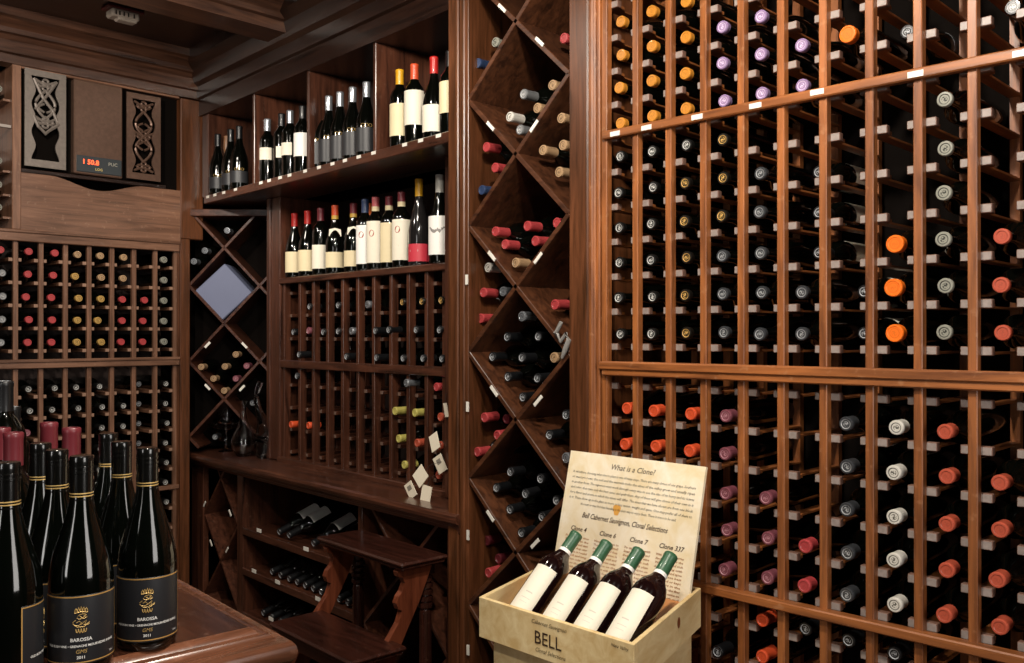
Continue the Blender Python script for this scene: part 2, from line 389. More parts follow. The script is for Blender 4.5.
for where, (rows, cols) in tiers.items():
    for c, lst in cols.items():
        n = len(lst)
        for r, cap in enumerate(lst):
            if not cap: continue
            jy = random.uniform(-.005, .005); jz = random.uniform(-.002, .003)
            out = .012 if where != 'below the thick rail' else .024
            tip = (D+(.010 if where != 'below the thick rail' else -.004)+random.uniform(-.004, .006), colmid(c, where == 'below the thick rail')+jy*.5, rows[r]+jz)
            rowname = ('lowest' if r == 0 else ORD[r+1]+' from bottom')
            lab = f"{capword(cap)}, {where}, {ORD[c+1]} column from pillar, {rowname} cell"
            lab = lab.replace(' from bottom cell', ' cell up').replace('tall rack ', '').replace('column from pillar', 'column from pillar').replace('black bottle with white-crested cap', 'white-crested black cap').replace('black bottle with gold-crested cap', 'gold-crested black cap')
            bottle(lab, cap, lying(tip, OUT_R, random.uniform(0, 6.28), tilt=random.uniform(-.03, .01)), random.choice(['bordeaux', 'burgundy']) if c < 7 else 'bordeaux',
                   'bottles in the tall rack', bot={'gold': .280, 'lilac': .284, 'silver crest': .288, 'orange': .278}.get(cap, .284 if 'below the upper' in where else .262), capr=.0192 if cap == 'orange' else .0155)  # capsule colour cut short, standing in for shade along its side
for (px, py, cap, w) in ((761.6, 620.5, 'vermilion', 'fifth'), (761.6, 657, 'vermilion', 'fifth'), (717, 652, 'dark', 'fourth'), (805, 629, 'dark', 'sixth'), (848, 640.6, 'dark', 'seventh'), (894, 654, 'dark', 'eighth')):
    p = at(0, px, py, D+.01); lo = ', second cell down' if py == 657 else ''
    bottle(f"{capword(cap)} below the lowest visible rail, {w} column from pillar{lo}", cap, lying(p, OUT_R, random.uniform(0, 6)), 'bordeaux', 'bottles in the tall rack')
# bottles pushed in deep: only shoulders and label edges show
for (c, r, tw) in ((5, 4, 'below the upper rail'), (5, 3, 'below the upper rail'), (5, 2, 'below the upper rail'), (6, 1, 'below the upper rail'), (6, 0, 'below the upper rail')):
    tip = (D+.10, colmid(c), MIDR[r])
    bottle(f"pushed-in dark bottle with pale label edge, {ORD[c+1]} column, {'lowest' if r==0 else ORD[r+1]} middle-tier cell", 'dark', lying(tip, OUT_R), 'bordeaux', 'bottles in the tall rack', label_spec=(.075, .17, 2.4, LABEL, .8))
for c, r in ((7, 1), (9, 1)):
    tip = (D+.09, colmid(c), UPR[r]); 
    bottle(f"big dark bottle showing its silver-edged label above the upper rail, {ORD[c+1]} column", 'dark', lying(tip, OUT_R), 'burgundy', 'bottles in the tall rack', label_spec=(.05, .12, 3.0, LABELD, 1.2))

# ------------------------------------------------------------------ DIAMOND BIN between the pillars (x = D)
bin_ = thing('diamond_bin', 'tall lattice of diamond-shaped bottle bins between two pillars', 'wine rack', (D+.15, 1.94, 0))
YA, YC, YB = 2.155, 1.938, 1.722; SZ = .4093; ZL0 = 2.262
bm = nb(); box(bm, (D-.01, 1.642, 0), (D+.36, 1.713, 2.87), .004); obj('pillar_panel', bm, PK('z'), bin_)
bm = nb(); box(bm, (D-.002, 2.150, 0), (D+.36, 2.166, 2.87), .002); box(bm, (D-.006, 2.166, 0), (D+.02, 2.19, 2.87), .004); box(bm, (D-.006, 2.196, 0), (D+.04, 2.246, 2.87), .004)
box(bm, (D+.004, 2.186, 0), (D+.04, 2.20, 2.87))
obj('fluted_pillar', bm, PK('z'), bin_)
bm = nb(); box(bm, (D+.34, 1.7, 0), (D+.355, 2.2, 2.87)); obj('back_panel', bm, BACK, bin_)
for k in range(-2, 6):
    z = ZL0-SZ*k
    for sgn in (-1, 1):
        p0 = Vector((D+.165, YA, z)); p1 = Vector((D+.165, YB, z+sgn*SZ))
        if max(p0.z, p1.z) > 3.1 or min(p0.z, p1.z) < -.1: continue
        # clip to the ceiling / floor
        t0, t1 = 0, 1
        for lim, hi in ((2.86, True), (.01, False)):
            a = (lim-p0.z)/(p1.z-p0.z)
            if hi and p0.z > lim: t0 = a
            if hi and p1.z > lim: t1 = a
            if not hi and p1.z < lim: t1 = a
            if not hi and p0.z < lim: t0 = a
        if t1-t0 < .1: continue
        q0 = p0.lerp(p1, t0); q1 = p0.lerp(p1, t1)
        bm = nb(); obox(bm, q0, q1, .33, .015, up=(0, 0, 1), bev=.0015); obj('lattice_board', bm, wood('bin_wood', '5c3620', '2f1a10', 'y', .38, .25), bin_)
        for t in ((.24,) if sgn < 0 else (.62,) if False else ()):
            pass
def bin_tag(px, py, sgn):
    p = at(0, px, py, D-.002); d = Vector((0, YB-YA, sgn*SZ)).normalized(); bm = nb()
    obox(bm, p-d*.021, p+d*.021, .003, .0105, up=(0, 0, 1)); obj('price_tag', bm, TAG, bin_)
for px, py, s in ((502, 8, -1), (539.5, 41.5, -1), (490.4, 126, -1), (534, 126, 1), (491.8, 256, -1), (538, 258, 1), (494, 391, -1), (538, 400.8, 1), (490.3, 516, -1), (535, 543.6, 1)): bin_tag(px, py, s)
for px, py in ((466.7, 279.6), (467.5, 406.7), (468, 535), (468, 650)):
    p = at(0, px, py, D-.009); bm = nb(); box(bm, (p.x-.002, p.y-.005, p.z-.016), (p.x+.002, p.y+.005, p.z+.016)); obj('price_tag', bm, TAG, bin_)
BB = [(495, 42, 'silver crest'), (477.4, 63, 'blue'), (563.6, 38, 'red'), (523.3, 94, 'grey'), (552, 85, 'tan'), (537, 108, 'tan'), (509.5, 116.6, 'white'), (519.6, 129.6, 'grey'),
 (561, 118, 'tan'), (542.6, 150, 'tan'), (562.6, 145, 'tan'), (486, 147, 'red'), (494.7, 167.6, 'red'), (481.5, 190, 'blue'), (558.8, 172, 'tan'),
 (495, 231.4, 'red'), (527, 226, 'red'), (556.5, 222.7, 'red'), (504.7, 244.3, 'red'), (535, 241, 'red'), (515.3, 262.7, 'tan'), (487.8, 267.5, 'white'), (502.7, 291.4, 'silver'),
 (483, 292.5, 'red'), (480.4, 318.4, 'red'), (554.5, 304.7, 'red'), (521.6, 316.5, 'silver'), (506.7, 337, 'dark'), (538, 336.5, 'dark'), (492, 356.9, 'dark'), (521.6, 357.6, 'dark'), (553.7, 357.6, 'tan'),
 (507.5, 377, 'dark'), (537, 378.4, 'dark'), (522.4, 397.3, 'dark'), (484, 417.6, 'red'), (506, 419, 'burgundy'), (496.9, 435.3, 'red'), (477, 452, 'red'), (493.7, 447, 'dark'),
 (565.5, 415, 'dark'), (549, 435, 'dark'), (510, 472, 'dark'), (540, 479, 'dark'), (496, 488, 'dark'), (525, 494, 'dark'), (556, 500.6, 'dark'), (509.5, 509.7, 'dark'), (541.5, 517, 'dark'), (521, 533, 'dark'),
 (565.6, 458, 'silver'), (486.3, 541, 'burgundy'), (498, 559, 'burgundy'), (488, 573, 'red')]
comp = {}
for px, py, cap in BB:
    p = at(0, px, py, D+.03)
    u = (YA-p.y)/(YA-YB); v = (ZL0-p.z)/SZ     # u 0..1 across, v down in diamonds
    a = math.floor(v-u); b = math.floor(v+u)    # lattice indices
    key = (a, b)
    comp.setdefault(key, []).append((p, cap, px, py))
for (a, b), lst in comp.items():
    ul = (b-a)/2                                # 0.5 central
    if b-a == 1: where = f"diamond bin cell {ORD[max(1, a+2)]} from ceiling"
    elif b-a <= 0: where = f"half-diamond beside hutch pillar, {ORD[max(1, a+3)]} from ceiling"
    else: where = f"half-diamond beside tall rack, {ORD[max(1, a+3)]} from ceiling"
    lst.sort(key=lambda q: -q[0].z)
    for i, (p, cap, px, py) in enumerate(lst):
        w = {0: 'highest', len(lst)-1: 'lowest'}.get(i, ORD[i+1]+' highest') if len(lst) > 1 else 'single'
        deep = .045 if cap in ('burgundy',) else random.uniform(-.01, .02)
        p = at(0, px, py, D+.03+deep)
        bottle(f"{w} {capword(cap)}, {where}", cap, lying(p, OUT_R, random.uniform(0, 6), tilt=random.uniform(-.04, .02)), 'bordeaux', 'bottles piled in the tall diamond bin')
# grey strap hanging at the lattice corner
st = at(0, 560, 328, D-.03)
bm = nb()
pts = [at(0, x, y, D-.012) for x, y in ((561, 322), (556, 333), (561, 341), (566, 334), (569, 340), (565, 350), (562, 358))]
tube(bm, pts, [.006, .009, .007, .007, .008, .008, .004], 8)
t = obj('plastic_strap', bm, plain('grey_plastic', '8a8884', .4), None); t['label'] = 'crumpled grey plastic strap hung beside the diamond lattice'; t['category'] = 'strap'
smooth_ang(t.data, 60)

# ------------------------------------------------------------------ FAR RACK (y = YL)
lr = thing('far_wine_rack', 'wall rack under the cooling unit with red and gold capped bottles', 'wine rack', (1.6, YL+.1, 0))
LX = [.963, 1.0655, 1.168, 1.2706, 1.373, 1.4756, 1.578, 1.6805, 1.783, 1.8855, 1.985]
LU = [1.4275+.0995*i for i in range(5)]; LLo = [1.226-.0955*i for i in range(12)]
farr = nb()
for k, x in enumerate(LX):
    bm = nb(); box(bm, (x-.010, YL, .1), (x+.010, YL+.02, 1.94), .0015); obj('post', bm, LK('z'), lr)
    for z in LU+LLo:
        bm = nb() if (k >= 3 and z > .6) else farr
        box(bm, (x-.0265, YL+.012, z-.0075), (x+.0265, YL+.29, z+.0075), .001)
        for f in bm.faces:
            if f.calc_center_median().y < YL+.0125: f.material_index = 1
        if bm is not farr: obj('rung', bm, [LK('y'), plain('worn_brown_end_grain', '90705c', .5, noise=.3, nscale=120)], lr)
o = obj('rung', farr, [LK('y'), MATS['worn_brown_end_grain']], lr); o['kind'] = 'stuff'
for z0, z1, dy in ((1.905, 1.955, .014), (1.352, 1.392, .016)):
    bm = nb(); box(bm, (.6, YL-dy, z0), (2.0, YL+.012, z1), .003); box(bm, (.6, YL-dy-.006, z1-.014), (2.0, YL, z1), .003); obj('rail', bm, LK('x'), lr)
bm = nb(); box(bm, (1.86, YL-.01, .748), (2.0, YL+.012, .768), .002); obj('short_rail', bm, LK('x'), lr)
bm = nb(); box(bm, (2.003, YL-.014, 0), (2.052, YL+.05, 1.97), .003); box(bm, (1.99, YL-.002, 0), (2.004, YL+.05, 1.97), .002); obj('stile', bm, PK('z'), lr)
bm = nb(); box(bm, (.6, YL+.31, .1), (2.05, YL+.32, 1.94)); obj('back_panel', bm, plain('brown_backing', '2c1a12', .6), lr)
bm = nb(); box(bm, (.6, YL-.02, 0), (2.05, YL+.3, .1)); obj('plinth', bm, LK('x'), lr)
def lcol(c): return (LX[c+2]+LX[c+3])/2          # c=0: column nearest the frame edge
lU = {0: ['grey']*4+['pink'], 1: ['red']*5, 2: ['red']*5, 3: ['tan']*4+['tan'], 4: ['tan']*5, 5: ['red']*3+['tan']*2, 6: ['red']*3, 7: ['silver crest']*5}
lU = {0: ['grey']*4+['red'], 1: ['red']*5, 2: ['red']*5, 3: ['brass']*3+['brass', 'tan'], 4: ['brass', 'brass', 'brass', 'tan', 'tan'], 5: ['red']*3+['tan']*2, 6: ['red']*3, 7: ['silver crest']*5}
for c, lst in lU.items():
    for r, cap in enumerate(lst):
        tip = (lcol(c)+random.uniform(-.008, .008), YL+random.uniform(.002, .012), LU[r]+.038)
        bottle(f"{capword(cap)}, upper far rack, {ORD[8-c]} column from corner, {'lowest' if r==0 else ORD[r+1]} cell up", cap, lying(tip, OUT_L, random.uniform(0, 6)), 'bordeaux', 'bottles in the far rack', seg=14, bot=.280)
lL = {0: [0, 1, 2], 1: [0, 1, 2], 2: [0, 1, 2, 3], 3: [0, 1, 2, 3], 4: [0, 1, 2, 3, 4], 5: [1, 2, 3], 7: [0, 1, 2, 3, 4, 5, 6, 7]}
for c, rows in lL.items():
    for r in rows:
        cap = 'plum' if (c, r) == (1, 2) else 'black crest'
        tip = (lcol(c)+random.uniform(-.006, .008), YL+.0, LLo[r]+.036)
        lab = f"{'plum-capped bottle' if cap=='plum' else 'white-ringed black cap'}, {ORD[8-c]} column from corner, {ORD[r+1]} cell under far middle rail"
        bottle(lab, cap, lying(tip, OUT_L, random.uniform(0, 6)), 'bordeaux', 'bottles in the far rack', seg=14)
for r in range(5):
    tip = (lcol(6), YL+.07, LLo[r]+.036)
    bottle(f"dark bottle set back, second column from corner, {ORD[r+1]} cell under far middle rail", 'dark', lying(tip, OUT_L), 'bordeaux', 'bottles in the far rack', seg=14)
# small upper rack at the edge of the far wall
ur = thing('upper_wine_rack', 'narrow rack with a post beside the cooling unit, cut by the picture edge', 'wine rack', (1.1, YL+.1, 1.955))
ur['label'] = 'small rack column beside the cooling unit above the far rack'
bm = nb(); box(bm, (1.252, YL-.012, 1.955), (1.288, YL+.2, 2.67), .003); obj('stile', bm, LK('z'), ur)
bm = nb(); box(bm, (.7, YL-.004, 2.39), (1.25, YL+.012, 2.402)); obj('rail', bm, plain('pale_strip', '9a9088', .5), ur)
bm = nb(); box(bm, (1.135, YL, 1.955), (1.15, YL+.02, 2.67)); box(bm, (.7, YL+.31, 1.955), (1.25, YL+.32, 2.67)); obj('back_post', bm, LK('z'), ur)
for i, z in enumerate((2.553, 2.245, 2.143, 2.045)):
    bottle(f"silver-ringed dark bottle beside the cooling unit, {ORD[i+1]} from the top", 'silver crest', lying((1.203, YL+.005, z), OUT_L), 'bordeaux', 'bottles beside the cooling unit', seg=14)
    bm = nb(); box(bm, (1.225, YL+.02, z-.045), (1.252, YL+.29, z-.036)); obj('rung', bm, LK('y'), ur)

# wooden panel with scalloped top under the unit, corner post
pn = thing('cooling_niche', 'wooden wall niche with a curved apron panel housing the cooling unit', 'wall panel', (1.65, YL, 1.955))
bm = nb()
top = []
for i in range(25):
    u = i/24; x = 1.288+(1.985-1.288)*u
    z = 2.205 if u < .16 else 2.205-.045*math.sin(PI*(u-.16)/.62)**2 if u < .78 else 2.205-.0*(u)
    top.append((x, z))
poly = [(1.288, 1.955), (2.003, 1.955)]+[(2.003, 2.205)]+top[::-1]
prism(bm, [(x, z) for x, z in poly], 'y', YL-.008, YL+.012)
obj('apron_panel', bm, LK('x'), pn)
bm = nb(); box(bm, (1.288, YL-.012, 2.205), (1.93, YL+.02, 2.222), .002); obj('sill', bm, CK('x'), pn)
bm = nb(); box(bm, (1.288, YL-.01, 2.655), (2.0, YL+.03, 2.69), .003); obj('head_rail', bm, LK('x'), pn)
bm = nb(); box(bm, (1.9, YL+.03, 2.2), (2.005, YL+.05, 2.66)); obj('reveal', bm, BACK, pn)
bm = nb(); box(bm, (1.27, YL+.12, 1.955), (2.0, YL+.14, 2.69)); obj('niche_back', bm, BACK, pn)
bm = nb(); box(bm, (2.003, YL-.016, 1.97), (2.12, YL+.06, 2.66), .004); obj('corner_post', bm, PK('z'), pn)
cu = thing('cooling_unit', 'metal cellar cooling unit with ornamental grilles and lit display', 'cooling unit', (1.6, YL+.05, 2.222))
HAM = plain('hammered_bronze', '705648', .38, metal=.4, noise=.35, nscale=70)
HAMG = plain('aged_pewter', '847a72', .42, metal=.3, noise=.4, nscale=60)
bm = nb(); box(bm, (1.300, YL+.03, 2.224), (1.895, YL+.10, 2.66)); obj('housing', bm, BACK, cu)
bm = nb(); box(bm, (1.505, YL-.014, 2.228), (1.722, YL+.03, 2.655), .005); obj('front_panel', bm, HAM, cu)
dp = nb(); box(dp, (1.515, YL-.019, 2.238), (1.716, YL-.012, 2.312), .002)
dpo = obj('display', dp, plain('display_plate', '3a3f42', .35), cu)
fn = lambda cx, cz: (lambda x, y: (cx+x, YL-.0200, cz+y))
obj('digits', text_bm('1 50.8', .030, fn(1.575, 2.275), bold=.0006), plain('orange_led', 'ff5a30', .5, emit=2.5), cu).parent = cu
obj('legend', text_bm('PUC', .022, fn(1.675, 2.279)), plain('pale_legend', 'b8b4a4', .5), cu)
obj('legend', text_bm('LOG', .016, fn(1.612, 2.250)), plain('amber_legend', 'd8c070', .5, emit=.3), cu)
def grille(x0, x1, z0, z1, mat, broken, lab):
    g = nb(); xc = (x0+x1)/2; w = (x1-x0)/2; h = z1-z0; N = 40
    # plate with a scalloped opening
    yy0, yy1 = YL-.016, YL-.008
    def half(t): return w*(.58+.10*math.cos(t*PI*6))
    za, zb = z0+.075*h, z1-.065*h
    for y in (yy0, yy1):
        pass
    L_ = []; R_ = []
    for side, store in ((-1, L_), (1, R_)):
        outer = []; inner = []
        for i in range(N+1):
            t = i/N; z = za+(zb-za)*t
            outer.append((xc+side*w, z)); inner.append((xc+side*half(t), z))
        poly = outer+inner[::-1]
        prism(g, poly, 'y', yy0, yy1)
    prism(g, [(x0, z0), (x1, z0), (x1, za), (x0, za)], 'y', yy0, yy1)
    prism(g, [(x0, zb), (x1, zb), (x1, z1), (x0, z1)], 'y', yy0, yy1)
    go = obj('grille_frame', g, mat, cu); go['label'] = lab
    s = nb(); y = YL-.012
    def curve(pts, r=.0036): tube(s, [(xc+px*w*1.12, y, za+(zb-za)*pz) for px, pz in pts], r*1.6, 6)
    def fleur(pz, sgn):
        c = [(math.cos(a)*.17, pz+math.sin(a)*.035) for a in [2*PI*i/12 for i in range(13)]]
        for dx, dz in ((-.2, 0), (.2, 0), (0, .042), (0, -.042)):
            curve([(x*.7+dx, (zz-pz)*.7+pz+dz) for x, zz in c], .0034)
        for dx in (-.42, .42):
            curve([(dx, pz+.055*sgn), (dx*.7, pz+.03*sgn), (dx*.9, pz), (dx*.4, pz-.02*sgn)], .0034)
        curve([(-.5, pz+.06*sgn), (-.3, pz+.035*sgn), (0, pz-.01)]); curve([(.5, pz+.06*sgn), (.3, pz+.035*sgn), (0, pz-.01)])
    lo = .45 if broken else 0
    if not broken: fleur(.09, -1)
    fleur(.91, 1)
    for (a, b) in (((.16, .50),) if not broken else ())+((.50, .84),):
        L2 = [(-.0-.42*math.sin(PI*i/12), a+(b-a)*i/12) for i in range(13)]
        curve(L2, .004); curve([(-x, z) for x, z in L2], .004)
    fleur(.5 if not broken else .46, 1)
    for sgn, zc in ((1, .58), (-1, .42)):
        if broken and sgn < 0: continue
        for sd in (-1, 1): curve([(sd*(.05+.25*math.sin(t*PI)), zc+sgn*.10*t) for t in [i/8 for i in range(9)]], .0034)
    if broken:
        curve([(-.5, .97), (-.1, .75), (.3, .62), (.5, .50)], .0045); curve([(.5, .97), (.1, .80), (-.45, .60)], .004)
        curve([(-.35, .42), (0, .32), (.35, .42)], .0045); curve([(-.5, .52), (-.3, .40), (0, .33), (.3, .40), (.6, .46)], .005)
    so = obj('scrollwork', s, mat, go)
    return go
grille(1.300, 1.470, 2.235, 2.660, HAMG, True, 'grey metal grille whose lower scrollwork is missing')
grille(1.740, 1.902, 2.235, 2.640, HAM, False, 'bronze metal grille with full scrollwork')
# ceiling alarm
p = at(2, 123, 12, 2.86)
al = thing('ceiling_alarm', 'small white ceiling alarm box with red base behind the beam', 'alarm', (p.x, p.y, 2.87))
bm = nb(); box(bm, (p.x-.075, p.y-.04, 2.858), (p.x+.075, p.y+.04, 2.87), .003); obj('base', bm, plain('dark_red_plastic', '5a2022', .4), al)
bm = nb(); box(bm, (p.x-.058, p.y-.034, 2.826), (p.x+.058, p.y+.034, 2.858), .006); box(bm, (p.x-.03, p.y-.03, 2.816), (p.x+.05, p.y+.02, 2.83), .005); obj('body', bm, plain('white_plastic', 'a89c90', .45, noise=.3, nscale=50), al)
bm = nb(); [box(bm, (p.x+dx, p.y-.0355, 2.832), (p.x+dx+.006, p.y-.033, 2.850)) for dx in (-.045, -.03, -.012, .006, .03)]; obj('vent_slot', bm, INKD, al)

# ------------------------------------------------------------------ CORNER DIAMOND BIN (turned 45 degrees)
PL = Vector((2.052, 4.262, 0)); DU = Vector((.7071, -.7071, 0)); DN = Vector((.7071, .7071, 0))
CM = Matrix(((DU.x, DN.x, 0, PL.x), (DU.y, DN.y, 0, PL.y), (0, 0, 1, 0), (0, 0, 0, 1)))
cb = thing('corner_diamond_bin', 'corner lattice of diamond bins above the decanters', 'wine rack', matrix=CM @ Matrix.Translation((0.2, .1, .93)))
def diag(px, py, off=0.0):
    d = ray(px, py); c = PL.x+PL.y+off*1.41421; t = c/(d[0]+d[1]); return Vector((d[0]*t, d[1]*t, d[2]*t+CAMZ))
SW, SV, ZC = .349, .374, 1.742
bm = nb(); box(bm, (-.03, -.01, .93), (.0, .02, 2.12), .002, None); obj('stile', bm, PK('z'), cb, CM)
bm = nb(); box(bm, (-.03, -.012, 2.085), (.56, .22, 2.12), .003); obj('top_rail', bm, HK('x'), cb, CM)
bm = nb(); box(bm, (-.03, .18, .93), (.56, .19, 2.12)); obj('back_panel', bm, BACK, cb, CM)
for k in range(-1, 3):
    z = ZC-SV*k
    for sgn in (-1, 1):
        p0 = Vector((-.012, .09, z-sgn*SV*.012/SW)); p1 = Vector((.55, .09, z+sgn*SV*.55/SW)); t0, t1 = 0, 1
        if p1.z > 2.085: t1 = (2.085-p0.z)/(p1.z-p0.z)
        if p1.z < .94: t1 = (.94-p0.z)/(p1.z-p0.z)
        if p0.z > 2.085: t0 = (2.085-p0.z)/(p1.z-p0.z)
        if t1-t0 < .08: continue
        bm = nb(); obox(bm, p0.lerp(p1, t0), p0.lerp(p1, t1), .18, .014, bev=.0015); obj('lattice_board', bm, HK('x'), cb, CM)
for px, py, s in ((207.5, 344.8, 1), (244.5, 345.3, -1), (207.5, 387, -1), (242, 388, 1)):
    p = diag(px, py, -.003); d = (DU*SW/2+Vector((0, 0, s*SV/2))).normalized(); bm = nb(); obox(bm, p-d*.018, p+d*.018, .003, .011); obj('price_tag', bm, TAG, cb)
CBN = [(227, 230.5, 'silver'), (204.7, 250.6, 'silver'), (193.7, 261.4, 'silver'), (201, 367, 'tan'), (224.7, 366.6, 'tan'), (235.6, 354.5, 'tan'), (246.4, 366, 'plum'), (213.3, 378.7, 'tan'), (235.6, 378.7, 'plum'), (224, 390.8, 'tan'), (252.5, 403, 'dark'), (215, 437, 'dark')]
for i, (px, py, cap) in enumerate(sorted(CBN, key=lambda q: q[1])):
    w = {0: 'topmost'}.get(i, ORD[i+1]+' from the top')
    bottle(f"{capword(cap)}, corner diamond bin over the decanters, {w}", cap, lying(diag(px, py, .0), tuple(-DN), 1.0), 'slim', 'bottles in the corner diamond bin', seg=14)
bm = nb(); c = diag(222, 291.5, -.01); cc = CM.inverted() @ c
RB_ = Matrix.Translation((cc.x, 0, cc.z)) @ Matrix.Rotation(math.atan2(SV, SW), 4, 'Y')
box(bm, (-.099, .012, -.099), (.099, .17, .099), .004, RB_)
o = obj('gift_box', bm, plain('slate_blue_card', '6e7590', .55, noise=.12, nscale=8), None, CM); o['label'] = 'slate blue square box filling a corner diamond bin'; o['category'] = 'box'

# ------------------------------------------------------------------ HUTCH (hutch frame)
hu = thing('hutch', 'dark mahogany hutch with open shelves and small bottle cells', 'hutch', matrix=HM @ Matrix.Translation((2.0, 3.2, 0)))
XF = 2.03; XS = 1.87; BK = 2.33
def H(name, bm, mat, kind=None): return obj(name, bm, mat, hu, HM)
# upper shelf with its edge and dividers
bm = nb(); box(bm, (XS, 2.350, 2.142), (2.16, 4.29, 2.180), .003); H('top_shelf', bm, HK('y'))
for i, y in enumerate((4.275, 3.787, 3.304, 2.816)):
    bm = nb(); box(bm, (XS+.012, y-.009, 2.18), (2.15, y+(.06 if i == 0 else .009), 2.585), .002); H('divider', bm, HK('z'))
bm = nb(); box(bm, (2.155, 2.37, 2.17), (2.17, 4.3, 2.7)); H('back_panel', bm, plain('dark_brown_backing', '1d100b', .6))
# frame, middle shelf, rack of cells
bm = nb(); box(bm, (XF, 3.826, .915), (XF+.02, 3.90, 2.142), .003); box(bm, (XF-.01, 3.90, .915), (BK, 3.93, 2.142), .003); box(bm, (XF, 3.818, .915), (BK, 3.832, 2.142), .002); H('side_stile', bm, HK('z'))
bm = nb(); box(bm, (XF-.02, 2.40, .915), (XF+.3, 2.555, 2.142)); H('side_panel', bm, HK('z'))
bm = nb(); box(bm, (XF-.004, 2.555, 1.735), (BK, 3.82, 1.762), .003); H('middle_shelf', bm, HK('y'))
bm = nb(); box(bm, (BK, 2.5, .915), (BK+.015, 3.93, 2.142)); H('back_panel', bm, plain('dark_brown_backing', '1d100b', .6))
bm = nb(); box(bm, (XF, 2.555, 1.347), (XF+.05, 3.82, 1.382), .003); H('rail', bm, HK('y'))
bm = nb(); box(bm, (XF-.015, 2.555, .905), (XF+.3, 3.82, .935), .004); H('rail', bm, HK('y'))
HP = [3.80, 3.655, 3.535, 3.415, 3.294, 3.177, 3.06, 2.939, 2.823, 2.708, 2.6]
HRZ = [1.692, 1.588, 1.481, 1.266, 1.160, 1.060, .955]
for k, y in enumerate(HP):
    bm = nb(); box(bm, (XF+.010, y-.010, .93), (XF+.042, y+.010, 1.735), .0015); box(bm, (XF+.2, y-.011, .93), (XF+.22, y+.011, 1.735)); H('post', bm, HK('z'))
    for z in HRZ:
        bm = nb(); box(bm, (XF+.038, y-.028, z-.0075), (XF+.25, y+.028, z+.0075), .001)
        for f in bm.faces:
            if f.calc_center_median().x < XF+.0385: f.material_index = 1
        H('rung', bm, [HK('x'), plain('dull_end_grain', '6a5448', .45, noise=.3, nscale=120)])
# counter and base
bm = nb()
prism(bm, [(1.852, .912), (1.843, .906), (1.84, .895), (1.843, .884), (1.855, .878), (1.858, .868), (1.868, .862), (1.875, .850), (1.90, .846), (2.34, .846), (2.34, .912)], 'y', 2.345, 4.50)
prism(bm, [(1.852, .912), (1.843, .906), (1.84, .895), (1.843, .884), (1.855, .878), (1.858, .868), (1.862, .850), (1.862, .912)], 'y', 2.285, 2.345)
H('counter', bm, HK('y'))
for y0, y1 in ((4.36, 4.50), (3.925, 3.985), (2.925, 2.955), (2.32, 2.405)):
    H('base_stile', bx((1.90, y0, 0), (2.27 if y0 in (3.925, 2.925) else 1.93, y1, .846), .003), HK('z'))
bm = nb(); box(bm, (2.28, 2.3, 0), (2.295, 4.5, .85)); H('base_back', bm, BACK)
for z in (.603, .418, .215):
    bm = nb(); box(bm, (1.902, 2.955, z-.022), (2.28, 3.925, z), .002); box(bm, (1.896, 2.955, z-.028), (1.908, 3.925, z+.004), .002); H('base_shelf', bm, HK('y'))
def lat(y0, y1, zs, step):
    for z in zs:
        for sgn in (-1, 1):
            p0 = Vector((2.09, y0, z)); p1 = Vector((2.09, y1, z+sgn*step)); t0, t1 = 0, 1
            if p1.z > .846: t1 = (.846-p0.z)/(p1.z-p0.z)
            if p1.z < .01: t1 = (.01-p0.z)/(p1.z-p0.z)
            if p0.z > .85: t0 = (.846-p0.z)/(p1.z-p0.z)
            if t1-t0 < .08: continue
            bm = nb(); obox(bm, p0.lerp(p1, t0), p0.lerp(p1, t1), .37, .013, bev=.001); H('lattice_board', bm, HK('y'))
lat(4.36, 3.985, (.606, .206, 1.006), .40)
lat(2.925, 2.405, (.40, .90, -.1), .50)
for px, py in ((207.5, 201), (214.7, 198.8), (223.5, 196), (235.3, 193), (260.8, 185.7), (269, 183), (280, 180.4), (289.4, 177.6), (305, 173), (318.8, 169), (332.4, 165), (344.8, 161.4), (358.6, 157), (373.4, 153), (404.5, 145.4), (420.5, 140), (438.3, 135.8)):
    p = hat(0, px, py, XS-.001); wd = .022 if px > 300 else .024
    bm = nb(); box(bm, (XS-.0015, p.y-wd/1.6, 2.166), (XS+.0005, p.y+wd/1.6, 2.178)); H('price_tag', bm, TAG)
for px, py in ((259, 530.5), (306, 549), (254, 571), (277.5, 582), (318, 599), (271, 619)):
    p = hat(0, px, py, 1.895); bm = nb(); box(bm, (p.x-.001, p.y-.02, p.z-.008), (p.x+.001, p.y+.02, p.z+.008)); H('price_tag', bm, TAG)
for px, py, s in ((204.5, 504, 1), (230, 513, -1), (211, 543, -1), (227, 550, 1)):
    p = hat(0, px, py, 1.902); d = Vector((0, -.375, s*.40)).normalized(); bm = nb(); obox(bm, p-d*.018, p+d*.018, .003, .009); H('price_tag', bm, TAG)

